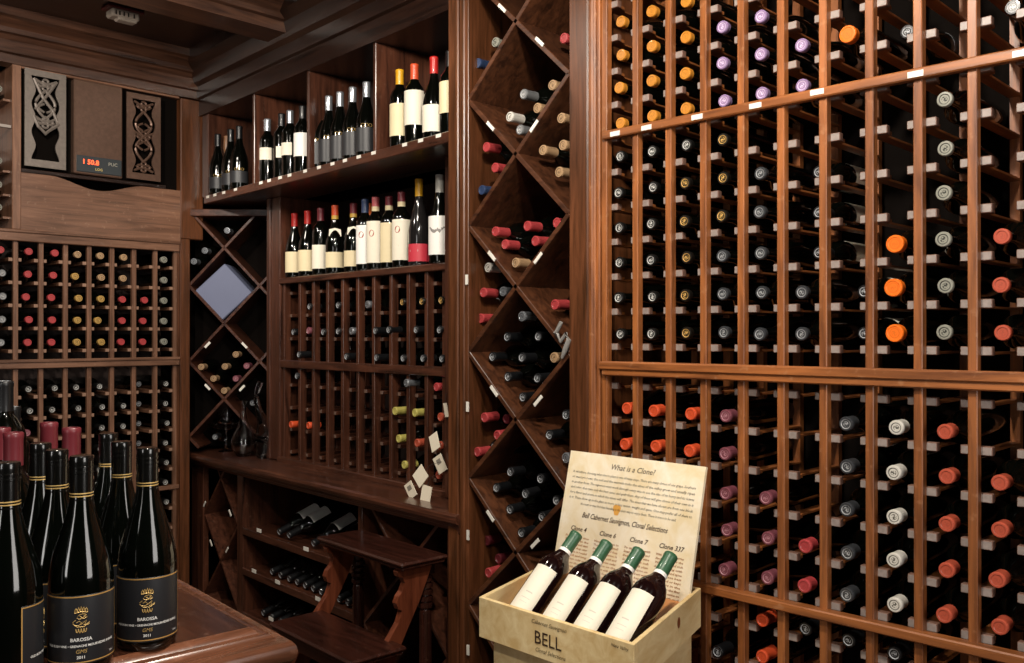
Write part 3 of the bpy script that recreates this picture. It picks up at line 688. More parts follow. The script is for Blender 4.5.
# bottles in the hutch cells
HB = [(309, 306.6, 'dark'), (337.6, 305.3, 'dark'), (367, 304.5, 'silver'), (402, 302, 'black gold'), (421.4, 301.3, 'black gold'), (440.6, 300.3, 'black gold'),
 (293, 332, 'dark'), (308, 330.7, 'plum'), (322.8, 332, 'dark'), (337.6, 331.3, 'dark'), (351, 331, 'silver'), (375, 330.7, 'dark'), (388.3, 329.8, 'dark'), (415.7, 329.8, 'dark'), (439, 329.8, 'dark'),
 (298.5, 354.5, 'dark'), (346, 356.6, 'dark'), (376, 357.7, 'dark'), (402.6, 358.3, 'dark'), (422.5, 358.3, 'dark'), (441.5, 358.8, 'dark'),
 (296.4, 376, 'dark'), (406, 383, 'silver'), (436, 387, 'red'), (290.5, 424.6, 'vermilion'), (308, 425.6, 'vermilion'), (394.4, 411, 'yellow'), (414.4, 412.8, 'yellow'),
 (398.2, 438.7, 'yellow'), (403.8, 464.9, 'yellow'), (416.7, 443, 'brick'), (440, 417, 'brick'), (439, 445.6, 'brick'), (438, 475, 'brick')]
def nearest(v, L): return min(range(len(L)), key=lambda i: abs(L[i]-v))
used = {}
for px, py, cap in HB:
    p = hat(0, px, py, XF+.0); col = nearest(p.y, [(a+b)/2 for a, b in zip(HP, HP[1:])])
    w = HM @ p
    key = (col, round(p.z*10)); 
    zc = ORD[1+sum(1 for z in HRZ if z > p.z+.02)]
    lab = f"{capword(cap)}, hutch cells, {ORD[col+1]} column from decanters, {ORD[max(1,1+sum(1 for z in HRZ if z-.02 > p.z))]} row down"
    if lab in used: lab = lab.replace(' row down', ' row, lower')
    used[lab] = 1
    bottle(lab, cap, lying(w, OUT_H, random.uniform(0, 6)), 'slim', 'bottles in the hutch cells', seg=14)
# bottle neck cards hanging in the last columns
CARD = plain('cream_card', 'ece2cc', .6, noise=.05)
for i, (px, py, rot, sx, sz) in enumerate(((434.5, 442, -.5, .042, .062), (440, 464, -.5, .042, .062), (420.5, 476, .75, .046, .062), (410.6, 490, -.55, .038, .056), (426, 495, .08, .044, .066), (446, 410, -.1, .016, .05))):
    xp = 2.0 if i in (0, 1, 5) else 1.93
    p = hat(0, px, py, xp); bm = nb(); M = Matrix.Translation(p) @ Matrix.Rotation(rot, 4, 'X') @ Matrix.Rotation(.12*(-1)**i, 4, 'Y')
    box(bm, (-.0012, -sx/2*1.25, -sz/2), (.0012, sx/2*1.25, sz/2), 0, M)
    ps = nb(); box(ps, (-.0016, -.012, .0), (-.0013, .012, sz*.3), 0, M)
    t = thing('neck_card', ['cream card tilted before the lower brick-red bottles, topmost full card', 'cream card hanging just below the topmost full card', 'large square cream card turned on its corner', 'narrow cream card lowest beside the large turned card', 'upright cream card resting at the counter edge', 'sliver of a cream card against the pillar'][i], 'card', matrix=HM @ Matrix.Translation(p), group=None)
    obj('paper', bm, CARD, t, HM); 
    s = nb(); tube(s, [M @ Vector((0, 0, sz/2)), M @ Vector((.01, 0, sz/2+.03)), M @ Vector((.05, .0, sz/2+.045))], .0008, 5); obj('string', s, INKD, t, HM)
    if i in (1, 3): obj('print', ps, plain('grey_print', '8a8478', .6), t, HM)
    else: ps.free()
# bottles lying on the base shelves
def shelfb(px, py, cap, lab, lspec=None, z=None, kind='slim', tilt=-.26):
    p = hat(0, px, py, 1.925)
    if z: p.z = z
    bottle(lab, cap, lying(HM @ p, OUT_H, PI/2 if lspec else 0, tilt=tilt), kind, 'bottles on the hutch base shelves', seg=16, label_spec=lspec)
ls = (.095, .188, 2.6, LABELW, 0)
shelfb(278.7, 534.4, 'dark', 'white-labelled bottle lying at the near end of the upper base shelf', ls, .628, tilt=-.36)
shelfb(288.5, 539, 'dark', 'white-labelled bottle lying second on the upper base shelf', ls, .628, tilt=-.36)
shelfb(313, 544, 'dark', 'white-labelled bottle lying third on the upper base shelf, beside the step stool', ls, .628, tilt=-.36)
shelfb(330, 552, 'dark', 'dark bottle on the upper base shelf half hidden by the step stool', None, .628, tilt=-.36)
for i, (px, py) in enumerate(((271.4, 571), (280, 574.6), (288.6, 577.5), (296.5, 581), (304.6, 585), (312.7, 589), (320.6, 593.5), (338.5, 600.5), (347, 603.5), (355.5, 607))):
    shelfb(px, py, 'dark', f"dark glossy bottle, {ORD[i+1]} from the corner along the middle base shelf", None, .440)
for i, (px, py) in enumerate(((262.7, 609), (271.4, 613.5), (280, 617))):
    shelfb(px, py, 'dark', f"dark bottle, {ORD[i+1]} from the corner along the lowest base shelf", None, .238)

# standing bottles, top shelf
def standh(px, x, z): 
    p = hat(0, px, 330, x); return HM @ Vector((x, p.y, z))
def face_cam(p): return math.atan2(-p.y, -p.x)
TS = [(217.7, 'dark', 'burgundy', (.03, .085, 2.6, LABELD, 0), .301, 'dark bottle with gold-lined label, top shelf end by the corner'),
 (230.5, 'dark', 'burgundy', (.03, .085, 2.6, LABELD, 0), .301, 'dark bottle standing second from the corner on the top shelf'),
 (239, 'dark', 'burgundy', (.03, .085, 2.6, LABELD, 0), .301, 'dark bottle standing third from the corner on the top shelf'),
 (267.3, 'silver', 'bordeaux', (.11, .165, 2.0, LABEL, -.5), .301, 'silver-blue topped bottle with small cream label, second top bay'),
 (281.5, 'dark', 'bordeaux', (.10, .15, 2.0, LABEL, .3), .301, 'dark bottle with small cream label beside the silver-topped one'),
 (290, 'silver', 'bordeaux', (.10, .155, 1.6, LABEL, -.6), .301, 'grey-topped bottle third in the second top bay'),
 (302.5, 'dark', 'bordeaux', (.08, .18, 2.4, LABELW, -.3), .301, 'bottle with tall white label against the second bay divider'),
 (319.7, 'silver', 'burgundy', (.025, .118, 2.8, LABELD, 0), .301, 'first of five matching charcoal-labelled bottles, third top bay'),
 (328.7, 'silver', 'burgundy', (.025, .118, 2.8, LABELD, 0), .301, 'second of five matching charcoal-labelled bottles, third top bay'),
 (340, 'silver', 'burgundy', (.025, .118, 2.8, LABELD, 0), .301, 'middle one of five matching charcoal-labelled bottles'),
 (352.6, 'silver', 'burgundy', (.025, .118, 2.8, LABELD, 0), .301, 'fourth of five matching charcoal-labelled bottles, third top bay'),
 (366.5, 'silver', 'burgundy', (.025, .118, 2.8, LABELD, 0), .301, 'last of five charcoal-labelled bottles, against the lit divider'),
 (399.6, 'bright yellow', 'bordeaux', (.05, .17, 2.4, LABELY, -.15), .301, 'yellow-capped bottle with framed cream label on the top shelf'),
 (414.4, 'vermilion', 'bordeaux', (.075, .2, 2.5, LABEL, -.1), .301, 'orange-red-capped bottle with tall cream label on the top shelf'),
 (434.0, 'cardinal', 'burgundy', (.03, .125, 2.6, LABEL, 0), .301, 'bright red-capped bottle with broad cream label near the pillar'),
]
for px, cap, kind, ls_, top_, lab in TS:
    p = standh(px, XS+(.075 if px > 250 else .043), 2.18); a = face_cam(p)
    t = bottle(lab, cap, standing(p, a), kind, 'bottles standing on the top shelf', seg=24, label_spec=ls_)
    if ls_[3] is LABELD:
        r = .0431
        def gl(bm, ls_=ls_, r=r):
            for i in range(3):
                for k in range(10):
                    a0 = 2*PI*k/10; a1 = 2*PI*(k+1)/10
                    q = []
                    for aa in (a0, a1):
                        an = (-.35+.35*i)+.16*math.cos(aa); q.append((r*math.cos(an), r*math.sin(an), ls_[1]+.008+.006*math.sin(aa)))
                    tube(bm, q, .0007, 4)
        child('gold_rings', mesh(f'gold_rings|{ls_[1]}', gl, GOLDP), t)
p = standh(450, XS+.075, 2.18)
bottle('bottle with pale label mostly hidden by the pillar, top shelf', 'dark', standing(p, face_cam(p)), 'bordeaux', 'bottles standing on the top shelf', seg=24, label_spec=(.08, .19, 2.8, LABELY, 0))
p = hat(0, 407, 330, 2.06); p = HM @ Vector((2.06, p.y, 2.18)); bottle('dark bottle standing behind the yellow and orange-red-capped pair', 'silver', standing(p), 'bordeaux', 'bottles standing on the top shelf', seg=16)
p = hat(0, 225.5, 330, 1.965); q = HM @ Vector((1.965, min(p.y, 4.24), 2.18))
bm = nb(); lathe(bm, [(0, 0), (.03, 0), (.032, .02), (.022, .06), (.014, .12), (.012, .2), (.020, .24), (.016, .30), (0, .31)], 16)
t = obj('wooden_pepper_mill', bm, wood('turned_wood', 'a0714c', '6e4426', 'z', .4, .2), None, Matrix.Translation(q)); t['label'] = 'slim brown turned wooden piece behind the dark corner bottles'; t['category'] = 'wooden piece'; smooth_ang(t.data, 50)
t.name = 'turned_wooden_piece'

# standing bottles, middle shelf (px, cap, kind, label, glass)
MS = [(293.5, 'cardinal', 'burgundy', (.025, .12, 2.5, LABELY, -.2), 'red-capped bottle with cream label, first on the middle shelf from the stile', None),
 (306.5, 'cardinal', 'burgundy', (.025, .12, 2.5, LABELY, -.2), 'red-capped bottle with cream label, second on the middle shelf', None),
 (319.5, 'burgundy', 'bordeaux', (.03, .135, 2.5, LABEL, -.1), 'dull crimson-capped bottle with cream label, third on the middle shelf', None),
 (334.0, 'vermilion', 'burgundy', (.028, .095, 2.5, LABELY, 0), 'red and yellow-capped bottle with pointed neck label', None),
 (352.5, 'burgundy', 'burgundy', (.028, .095, 2.5, LABELY, 0), 'dark red and yellow-capped bottle with neck label', None),
 (364.0, 'blue', 'bordeaux', (.03, .19, 2.5, LABELW, -.1), 'blue-capped bottle with white label bearing a small seal', None),
 (374.5, 'pink', 'bordeaux', (.03, .20, 2.5, LABEL, -.1), 'rose and white-capped bottle with round red crest label', None),
 (388.0, 'burgundy', 'bordeaux', (.03, .19, 1.6, LABELY, -.4), 'dark bottle with narrow pale side label between two crested bottles', None),
 (400.5, 'burgundy', 'bordeaux', (.03, .19, 2.5, LABEL, -.1), 'wine-dark-capped bottle with red crest on cream label', None),
 (418.0, 'bright yellow', 'tall', (.018, .085, 3.0, plain('red_label', 'c23444', .5), 0), 'tall bottle with bright yellow cap and low red label', plain('smoky_glass', '1c1a1a', .05, coat=.7)),
 (438.5, 'white', 'tall', (.035, .18, 3.0, LABELW, 0), 'large white-capped bottle with white and grey label by the pillar', None)]
CREST = plain('red_crest', 'a04030', .5); BAND = plain('cream_band', 'd8c8a0', .5); YEL = plain('yellow_band', 'c8a040', .4); GREYL = plain('grey_label', '8a8682', .5)
for i, (px, cap, kind, ls_, lab, gm) in enumerate(MS):
    xx = XF+.05 if i not in (4, 7) else XF+.075
    p = standh(px+1.0, xx, 1.762); a = face_cam(p)
    top_ = .301 if kind != 'tall' else .338
    t = bottle(lab, cap, standing(p, a), kind, 'bottles standing on the middle shelf', seg=24, label_spec=ls_, glassm=gm, top=top_, bot=.240 if kind != 'tall' else .270)
    if i in (3, 4):
        child('neck_label', mesh('neck_label|p', lambda bm: [bm.faces.new([bm.verts.new((r*math.cos(an), r*math.sin(an), z)) for r, an, z in ((.0292, -1.0, .195), (.0375, -.8, .165), (.0405, 0, .150), (.0375, .8, .165), (.0292, 1.0, .195), (.027, 0, .2))])], LABEL), t)
        child('cap_band', mesh('cap_band|y', lambda bm: lathe(bm, [(.0156, .24), (.0156, .256), (.015, .256)], 20), YEL), t)
    if i in (6, 7, 8): child('cap_band', mesh('cap_band|w', lambda bm: lathe(bm, [(.0157, .242), (.0157, .262), (.015, .262)], 20), BAND), t)
    if i in (5, 6, 8):
        def cr(bm):
            r = .0384
            vs = [bm.verts.new((r*math.cos(-.45+.30*math.cos(q)), r*math.sin(-.45+.30*math.cos(q)), .15+.014*math.sin(q))) for q in [2*PI*k/16 for k in range(16)]]
            bm.faces.new(vs)
            vs = [bm.verts.new((r*math.cos(q), r*math.sin(q), z)) for q, z in ((-.3, .085), (.8, .085), (.8, .087), (-.3, .087))]; bm.faces.new(vs)
        child('crest', mesh('crest', cr, CREST), t)
    if i == 10:
        def gr(bm):
            r = .0422; n = 14
            for k in range(n):
                a0 = -1.4+2.8*k/n; a1 = -1.4+2.8*(k+1)/n; zz = lambda a: .115+.02*math.sin(a*3)+.02*(a < 0)
                rr = lambda z: .0422 if z < .135 else .0422-(z-.135)*.12
                bm.faces.new([bm.verts.new((rr(z)*math.cos(aa), rr(z)*math.sin(aa), z)) for aa, z in ((a0, zz(a0)), (a1, zz(a1)), (a1, .148), (a0, .148))])
        child('grey_print', mesh('grey_print', gr, GREYL), t)
    if i == 9:
        def wt(bm): text_bm('fiddle', .012, lambda x, y: (.0418*math.cos(-.5+x/.0418), .0418*math.sin(-.5+x/.0418), .055+y), bm=bm)
        child('white_print', mesh('white_print|9', lambda bm: [bm.faces.new([bm.verts.new((.0419*math.cos(a), .0419*math.sin(a), z)) for a, z in ((-.95, .055), (-.1, .055), (-.1, .063), (-.95, .062))])], WHITEP), t)
p = standh(369.5, XF+.13, 1.762); bottle('orange-capped bottle standing behind the blue-capped one', 'orange', standing(p), 'bordeaux', 'bottles standing on the middle shelf', seg=16)

# ------------------------------------------------------------------ decanters on the counter
GL = glass('clear_glass', 'ffffff', .01)
def dec(px, x, prof, name, lab, sc=1.0):
    p = hat(0, px, 330, x); q = HM @ Vector((x, p.y, .912))
    bm = nb(); lathe(bm, [(r*sc, z*sc) for r, z in prof], 40)
    o = obj(name, bm, GL, None, Matrix.Translation(q), smooth=True, ang=70); o['label'] = lab; o['category'] = 'decanter'; return o
dec(243.5, 1.985, [(0, .004), (.028, 0), (.032, .003), (.050, .03), (.058, .058), (.056, .085), (.045, .115), (.030, .145), (.017, .18), (.0125, .215), (.0125, .25), (.018, .268), (.0168, .268), (.011, .25), (.011, .215), (.0155, .18), (.0285, .145), (.0435, .115), (.0545, .085), (.0565, .058), (.0485, .032), (.03, .008), (0, .008)], 'carafe', 'round-bellied clear glass carafe with a narrow neck on the counter')
dec(226.0, 2.0, [(0, .003), (.036, 0), (.036, .003), (.008, .010), (.005, .03), (.005, .095), (.012, .108), (.06, .118), (.086, .135), (.088, .139), (.055, .132), (.040, .150), (.043, .19), (.05, .228), (.0485, .228), (.0415, .19), (.038, .150), (.02, .120), (0, .116)], 'stemmed_decanter', 'stemmed clear glass decanter with a wide saucer on the counter')
p = hat(0, 262, 330, 2.02); q = HM @ Vector((2.02, p.y, .912)); bm = nb()
tube(bm, [q+Vector((.0+math.sin(t*6.0)*.018, -math.sin(t*6.0)*.018, .003+t*.36)) for t in [i/24 for i in range(25)]], [(.03 if i < 1 else .045*math.exp(-((i-6)/5.5)**2)+.013) for i in range(25)], 24)
o = obj('swan_decanter', bm, GL, None, smooth=True, ang=70); o['label'] = 'tall curved clear glass decanter beside the hutch stile'; o['category'] = 'decanter'

# ------------------------------------------------------------------ STEP STOOL (hutch frame)
ss = thing('step_stool', 'dark wooden library step stool with turned legs before the hutch', 'step stool', matrix=HM @ Matrix.Translation((1.62, 2.6, 0)))
def S(name, bm, mat, par=None): return obj(name, bm, mat, par or ss, HM)
SK = lambda a: wood('stool_wood', '42221a', '22110c', a, .22, .5, wear=.1, wearcol='80604c')
SO = lambda a: wood('stool_side_wood', '7e422a', '4e2416', a, .3, .4)
def slab(x0, x1, y0, y1, z, th=.026):
    bm = nb(); box(bm, (x0, y0, z-th*.55), (x1, y1, z), .006); box(bm, (x0+.008, y0+.008, z-th), (x1-.008, y1-.008, z-th*.5), .004); return bm
S('tread', slab(1.672, 1.862, 2.345, 2.875, .772), SK('y'))
S('tread', slab(1.462, 1.672, 2.315, 2.83, .52), SK('y'))
S('tread', slab(1.262, 1.468, 2.30, 2.82, .27), SK('y'))
legp = [(.020, 0), (.022, .02), (.017, .03), (.0185, .05), (.0195, .575), (.016, .583)]+[q for k in range(5) for q in ((.0245, .590+.022*k), (.0245, .602+.022*k), (.0175, .606+.022*k))]+[(.020, .70), (.020, .71)]
for x, y in ((1.825, 2.425), (1.825, 2.835)):
    bm = nb(); lathe(bm, legp, 20, M=Matrix.Translation((x, y, 0)))
    for k in range(10):
        a = 2*PI*k/10; box(bm, (x+.0175*math.cos(a)-.002, y+.0175*math.sin(a)-.002, .055), (x+.0175*math.cos(a)+.002, y+.0175*math.sin(a)+.002, .57))
    box(bm, (x-.023, y-.023, .70), (x+.023, y+.023, .748), .002)
    o = S('turned_leg', bm, SK('z')); smooth_ang(o.data, 40)
for y in (2.40, 2.835):                       # slanted carved stringers
    st_ = nb()
    def sp(x, z): return (x, z)
    poly = [(1.83, .748), (1.70, .748), (1.685, .735), (1.69, .72), (1.705, .715), (1.715, .695), (1.705, .67), (1.69, .655), (1.682, .635), (1.69, .615), (1.705, .608), (1.69, .57), (1.635, .50), (1.50, .25), (1.37, .0), (1.43, .0), (1.56, .24), (1.70, .50), (1.775, .63)]
    prism(st_, poly, 'y', y-.012, y+.012); S('stringer', st_, SO('z'))
for lo, hi in (((1.815, 2.42, .10), (1.835, 2.835, .14)), ((1.48, 2.40, .46), (1.50, 2.80, .50)), ((1.28, 2.385, .21), (1.30, 2.80, .25))): S('cross_rail', bx(lo, hi), SK('y'))
for x in (1.29,):
    for y in (2.345, 2.78):
        bm = nb(); box(bm, (x-.02, y-.02, 0), (x+.02, y+.02, .25), .003); S('foot_block', bm, SK('z'))

# ------------------------------------------------------------------ TABLE
TR = Matrix.Translation((.784, 1.252, 0)) @ Matrix.Rotation(-math.radians(4.6), 4, 'Z')   # local: -x into the table, +y along its long side
tb = thing('table', 'polished dark wooden tasting table with stepped moulded edge', 'table', matrix=TR @ Matrix.Translation((-.5, .6, 0)))
ZT = 1.032; LY = 1.75; LX_ = 1.25
bm = nb()
box(bm, (-LX_+.056, .056, ZT-.012), (-.056, LY-.056, ZT), .0); 
obj('table_top', bm, TK('y'), tb, TR)
bm = nb()                                           # outer rim: strips with raised bead and bullnose
prof = [(.0565, ZT-.012), (.0565, ZT+.0003), (.055, ZT+.0003), (.045, ZT-.009), (.0435, ZT-.0105), (.033, ZT-.0105), (.032, ZT-.010), (.024, ZT-.018), (.021, ZT-.019), (.013, ZT-.0185), (.006, ZT-.0205), (.001, ZT-.027), (-.001, ZT-.036), (.001, ZT-.046), (.007, ZT-.054), (.016, ZT-.058), (.03, ZT-.060), (.06, ZT-.062), (.11, ZT-.062)]
corners = [(0, 0, 1, 1), (-LX_, 0, -1, 1), (-LX_, LY, -1, -1), (0, LY, 1, -1)]
loops = []
for (d, z) in prof:
    loops.append([bm.verts.new((cx-sx*d*(.45 if False else 1), cy+sy*d, z)) for cx, cy, sx, sy in corners])
for a, b in zip(loops, loops[1:]):
    for i in range(4): bm.faces.new((a[i], a[(i+1) % 4], b[(i+1) % 4], b[i]))
o = obj('moulded_edge', bm, wood('table_edge_wood', '744832', '3e2418', 'x', .24, .5, wear=.15, wearcol='c09078'), tb, TR); smooth_ang(o.data, 50)
bm = nb(); box(bm, (-LX_+.10, .10, ZT-.07), (-.10, LY-.10, ZT-.012)); obj('under_frame', bm, TK('y'), tb, TR)
bm = nb(); box(bm, (-LX_+.16, .16, ZT-.20), (-.16, LY-.16, ZT-.07), .004); obj('apron', bm, TK('y'), tb, TR)
for x in (-.20, -LX_+.20):
    for y in (.20, LY-.2):
        bm = nb(); box(bm, (x-.04, y-.04, 0), (x+.04, y+.04, ZT-.07), .005); obj('leg', bm, TK('z'), tb, TR)

# ------------------------------------------------------------------ foreground bottles
SCREW = plain('black_screw_cap', '0c0c0b', .2, coat=.6); REDC = CAP['burgundy']
FP = [(0, .006), (.03, .004), (.038, 0), (.0415, .003), (.0425, .012), (.0425, .122), (.0415, .136), (.038, .155), (.032, .175), (.0255, .196), (.0195, .215), (.0160, .232), (.0150, .245), (.0148, .29)]
SP = [(.0152, .234), (.0158, .2345), (.0158, .2365), (.0153, .237), (.0153, .272), (.0160, .2725), (.0160, .275), (.0153, .2755), (.0153, .279), (.0160, .2795), (.0160, .282), (.0153, .2825), (.0156, .288), (.0156, .2945), (.0145, .2965), (.010, .2972), (0, .2972)]
def wrap(r, a0, zc): return lambda x, y: (r*math.cos(a0+x/r), r*math.sin(a0+x/r), zc+y)
def fg_bottle(px, py, lab, rot=0, detail=True, z0=ZT-.0):
    top = at(2, px, py, ZT+.2972); p = Vector((top.x, top.y, ZT))
    t = thing('screw_cap_bottle', lab, 'wine bottle', matrix=standing(p, face_cam(p)+rot), group='screw-capped bottles on the table')
    child('glass_body', mesh('glass_body|fg', lambda bm: lathe(bm, FP, 48), BGLASS2, 60), t)
    child('screw_cap', mesh('screw_cap|fg', lambda bm: lathe(bm, SP, 40), SCREW, 35), t)
    def gb(bm):
        for z in (.2395, .2435): lathe(bm, [(.0155, z), (.01565, z+.0004), (.01565, z+.0014), (.0155, z+.0018)], 40)
    child('gold_band', mesh('gold_band|fg', gb, GOLDP, 35), t)
    R = .0430; A = 1.42
    lb = child('label', mesh('label|fg', lambda bm: lathe(bm, [(R-.0006, .014), (R, .0155), (R, .1085), (R-.0006, .109)], 40, -A, A, closed=False), plain('black_label', '26272a', .42)), t)
    def bd(bm):
        r = R+.0003; w = .0016
        for z in (.0165, .1065): lathe(bm, [(r, z), (r, z+w)], 40, -A, A, closed=False)
        da = w/r
        for a in (-A, A-da): lathe(bm, [(r, .0165), (r, .1081)], 1, a, a+da, closed=False)
    child('gold_border', mesh('gold_border|fg', bd, GOLD, 35), lb)
    if detail:
        r = R+.0004
        def wt(bm):
            text_bm('BAROSSA', .0066, wrap(r, 0, .0465), bm=bm, bold=.00012)
            text_bm('OLD BUSH VINE \u2022 GRENACHE MOURVEDRE SHIRAZ', .0044, wrap(r, 0, .0385), bm=bm, bold=.0001, width=.098)
            text_bm('2011', .0056, wrap(r, 0, .0225), bm=bm, bold=.00012)
            text_bm('750ml', .0036, wrap(r, 1.05, .0225), bm=bm)
        child('white_lettering', mesh('white_lettering|fg', wt, WHITEP, 35), lb)
        def gt(bm):
            text_bm('GMS', .0074, wrap(r, 0, .0300), bm=bm, shear=.2)
            def c(pts, w=.0006): tube(bm, [Vector(wrap(r, 0, 0)(x*.85, .075+(z-.07)*.9)) for x, z in pts], w*.8, 5)
            # crown of arches, script initials and a scalloped base
            for k in range(5):
                x0 = -.0095+k*.0038; c([(x0, .082), (x0+.0005, .0865), (x0+.0019, .0885+.0015*(2-abs(k-2))), (x0+.0033, .0865), (x0+.0038, .082)], .0008)
            c([(-.010, .0815), (0, .0835), (.010, .0815)], .0009)
            c([(.007+.0*0, .0785), (.002, .080), (-.004, .078), (-.0065, .0745), (-.003, .072), (.003, .0735), (.006, .0765)])
            c([(-.002, .0765), (.004, .0725), (.009, .0745), (.0075, .078), (.003, .0755)])
            c([(-.008, .071), (-.0125, .068), (-.010, .0635), (-.004, .0625), (.001, .066), (-.003, .0695), (-.007, .067)])
            c([(-.001, .0635), (.004, .067), (.008, .070), (.0065, .0655), (.003, .0625), (.0085, .0635), (.0125, .067)])
            c([(-.0125, .0655), (-.006, .0605), (.004, .0600), (.0125, .0645)])
            for k in range(4):
                x0 = -.008+k*.004; c([(x0, .0575), (x0+.0006, .0535), (x0+.002, .0520-.0008*(1.5-abs(k-1.5))), (x0+.0034, .0535), (x0+.004, .0575)], .0008)
        child('gold_lettering', mesh('gold_lettering|fg', gt, GOLDP, 35), lb)
    return t
fg_bottle(147.5, 447, 'black screw-capped bottle with gold-edged black label nearest the table corner')
fg_bottle(81.5, 455, 'black screw-capped bottle with full black label, middle of the front row')
fg_bottle(8, 461.5, 'black screw-capped bottle cut by the frame, its label turned aside', rot=1.79)
fg_bottle(40.7, 442.5, 'screw-capped bottle just behind the front two, farther from the corner', .3, False)
fg_bottle(57, 449, 'screw-capped bottle squeezed behind the middle front bottle', .3, False)
fg_bottle(121.6, 440.8, 'screw-capped bottle directly behind the corner bottle', -.2, False)
fg_bottle(108.5, 432.7, 'screw-capped bottle last of the corner file of three', -.2, False)
for px, py, lab in ((49, 421.7, 'burgundy-capped bottle in the rear, farthest from the frame edge but one'), (71.5, 427, 'burgundy-capped bottle in the rear row nearest the table corner'), (13.5, 431.7, 'burgundy-capped bottle behind the turned-label bottle'), (1, 427, 'burgundy-capped bottle cut by the frame edge')):
    top = at(2, px, py, ZT+.302); p = Vector((top.x, top.y, ZT))
    t = bottle(lab, 'burgundy', standing(p, face_cam(p)), 'bordeaux', 'burgundy-capped bottles on the table', seg=32, label_spec=(.06, .15, 2.6, LABEL, 0))
    child('neck_band', mesh('neck_band|b', lambda bm: lathe(bm, [(.0148, .228), (.0157, .23), (.0155, .241)], 24), plain('copper_band', 'a06a50', .3, metal=.3)), t)
for px, py, h, lab in ((13.5, 406, .302, 'dark bottle standing far back on the table behind the burgundy caps'), (4.5, 381, .36, 'tallest dark bottle at the far end of the table')):
    top = at(2, px, py, ZT+h); p = Vector((top.x, top.y, ZT)) if h < .31 else None
    if p is None:
        q = at(0, px, 420, .72); d = ray(px, py); s_ = 2.35/math.hypot(d[0], d[1]); p = Vector((d[0]*s_, d[1]*s_, ZT)); k = (d[2]*s_+CAMZ-ZT)/.301
        t = bottle(lab, 'dark', Matrix.Translation(p) @ Matrix.Scale(k, 4), 'bordeaux', 'dark bottles at the far end of the table', seg=24)
    else: t = bottle(lab, 'dark', standing(p), 'bordeaux', 'dark bottles at the far end of the table', seg=24)

# ------------------------------------------------------------------ PINE CRATE WITH BOARD
Rv = Vector((math.cos(YAW), -math.sin(YAW), 0)); Fv = Vector((math.sin(YAW), math.cos(YAW), 0))
def ld(lat_, dep_, z): v = Rv*lat_+Fv*dep_; v.z = z; return v
A2 = (-.075, 2.05); C2 = (.2345, 1.733); D2 = (.444, 2.12)
wv = Vector((C2[0]-A2[0], C2[1]-A2[1])); sv = Vector((D2[0]-C2[0], D2[1]-C2[1]))
def cr(u, v, z): return ld(A2[0]+wv.x*u+sv.x*v, A2[1]+wv.y*u+sv.y*v, z)       # u along the front, v towards the back
ZR = .904; HC = .0905; 
def PW(a): return pine('pine_wood', 'e6cd94', 'cfae6e', a)
PINE = wood('pine_wood', 'efd9a6', 'd6b67c', 'x', .55, 0, scale=.55)
PINEX = plain('pine_inside', 'dcb77e', .6, noise=.12, nscale=14)
crate = thing('wine_crate', 'open pine wine crate printed with its maker name, four bottles inside', 'crate', matrix=Matrix.Translation(cr(.5, .5, ZR-HC)))
def hexa(bm, P8):
    vs = [bm.verts.new(p) for p in P8]
    for f in ((0, 1, 2, 3), (7, 6, 5, 4), (0, 4, 5, 1), (1, 5, 6, 2), (2, 6, 7, 3), (3, 7, 4, 0)): bm.faces.new([vs[i] for i in f])
def cbox(u0, u1, v0, v1, z0, z1, bm=None, bev=.001):
    bm = bm or nb(); hexa(bm, [cr(u0, v0, z0), cr(u1, v0, z0), cr(u1, v1, z0), cr(u0, v1, z0), cr(u0, v0, z1), cr(u1, v0, z1), cr(u1, v1, z1), cr(u0, v1, z1)])
    if bev: bmesh.ops.bevel(bm, geom=bm.edges[:], offset=bev, segments=1, affect='EDGES')
    return bm
tk = .025
obj('front_board', cbox(0, 1, 0, tk, ZR-HC, ZR), PINE, crate)
obj('side_board', cbox(0, tk, tk, 1, ZR-HC, ZR), PINE, crate); obj('side_board', cbox(1-tk, 1, tk, 1, ZR-HC, ZR), PINE, crate)
obj('back_board', cbox(tk, 1-tk, 1-tk, 1, ZR-HC, ZR), PINE, crate)
obj('bottom_board', cbox(tk, 1-tk, tk, 1-tk, ZR-HC, ZR-HC+.008), PINEX, crate)
# sloping insert the bottles rest on
bm = nb(); hexa(bm, [cr(tk, .10, ZR-HC+.006), cr(1-tk, .10, ZR-HC+.006), cr(1-tk, .78, ZR-HC+.006), cr(tk, .78, ZR-HC+.006), cr(tk, .10, ZR-HC+.012), cr(1-tk, .10, ZR-HC+.012), cr(1-tk, .78, ZR-.012), cr(tk, .78, ZR-.012)])
obj('sloping_insert', bm, plain('amber_wood', 'c08048', .5, noise=.1, nscale=20), crate)
def crn(v0=True):
    fu = (cr(1, 0, 0)-cr(0, 0, 0)).normalized(); return fu
fu = crn(); fr = cr(.5, 0, 0); Wd = (cr(1, 0, 0)-cr(0, 0, 0)).length
nrm = fu.cross(Vector((0, 0, 1))).normalized()
if nrm.dot(-Fv) < 0: nrm = -nrm
def ffn(cx, cz): return lambda x, y: cr(0, 0, 0)+fu*(cx+x)+Vector((0, 0, cz+y))+nrm*.0008
zt = ZR-HC/2
obj('crate_lettering', text_bm('BELL', .039, ffn(Wd*.485, zt-.015), bold=.0002, spacing=1.0), INK, crate)
obj('crate_lettering', text_bm('Cabernet Sauvignon', .0125, ffn(Wd*.49, zt+.026), shear=.35), INK, crate)
obj('crate_lettering', text_bm('Clonal Selections', .0125, ffn(Wd*.50, zt-.032), shear=.35), INK, crate)
obj('crate_lettering', text_bm('Napa Valley', .009, ffn(Wd*.92, zt+.030), shear=.35), INK, crate)
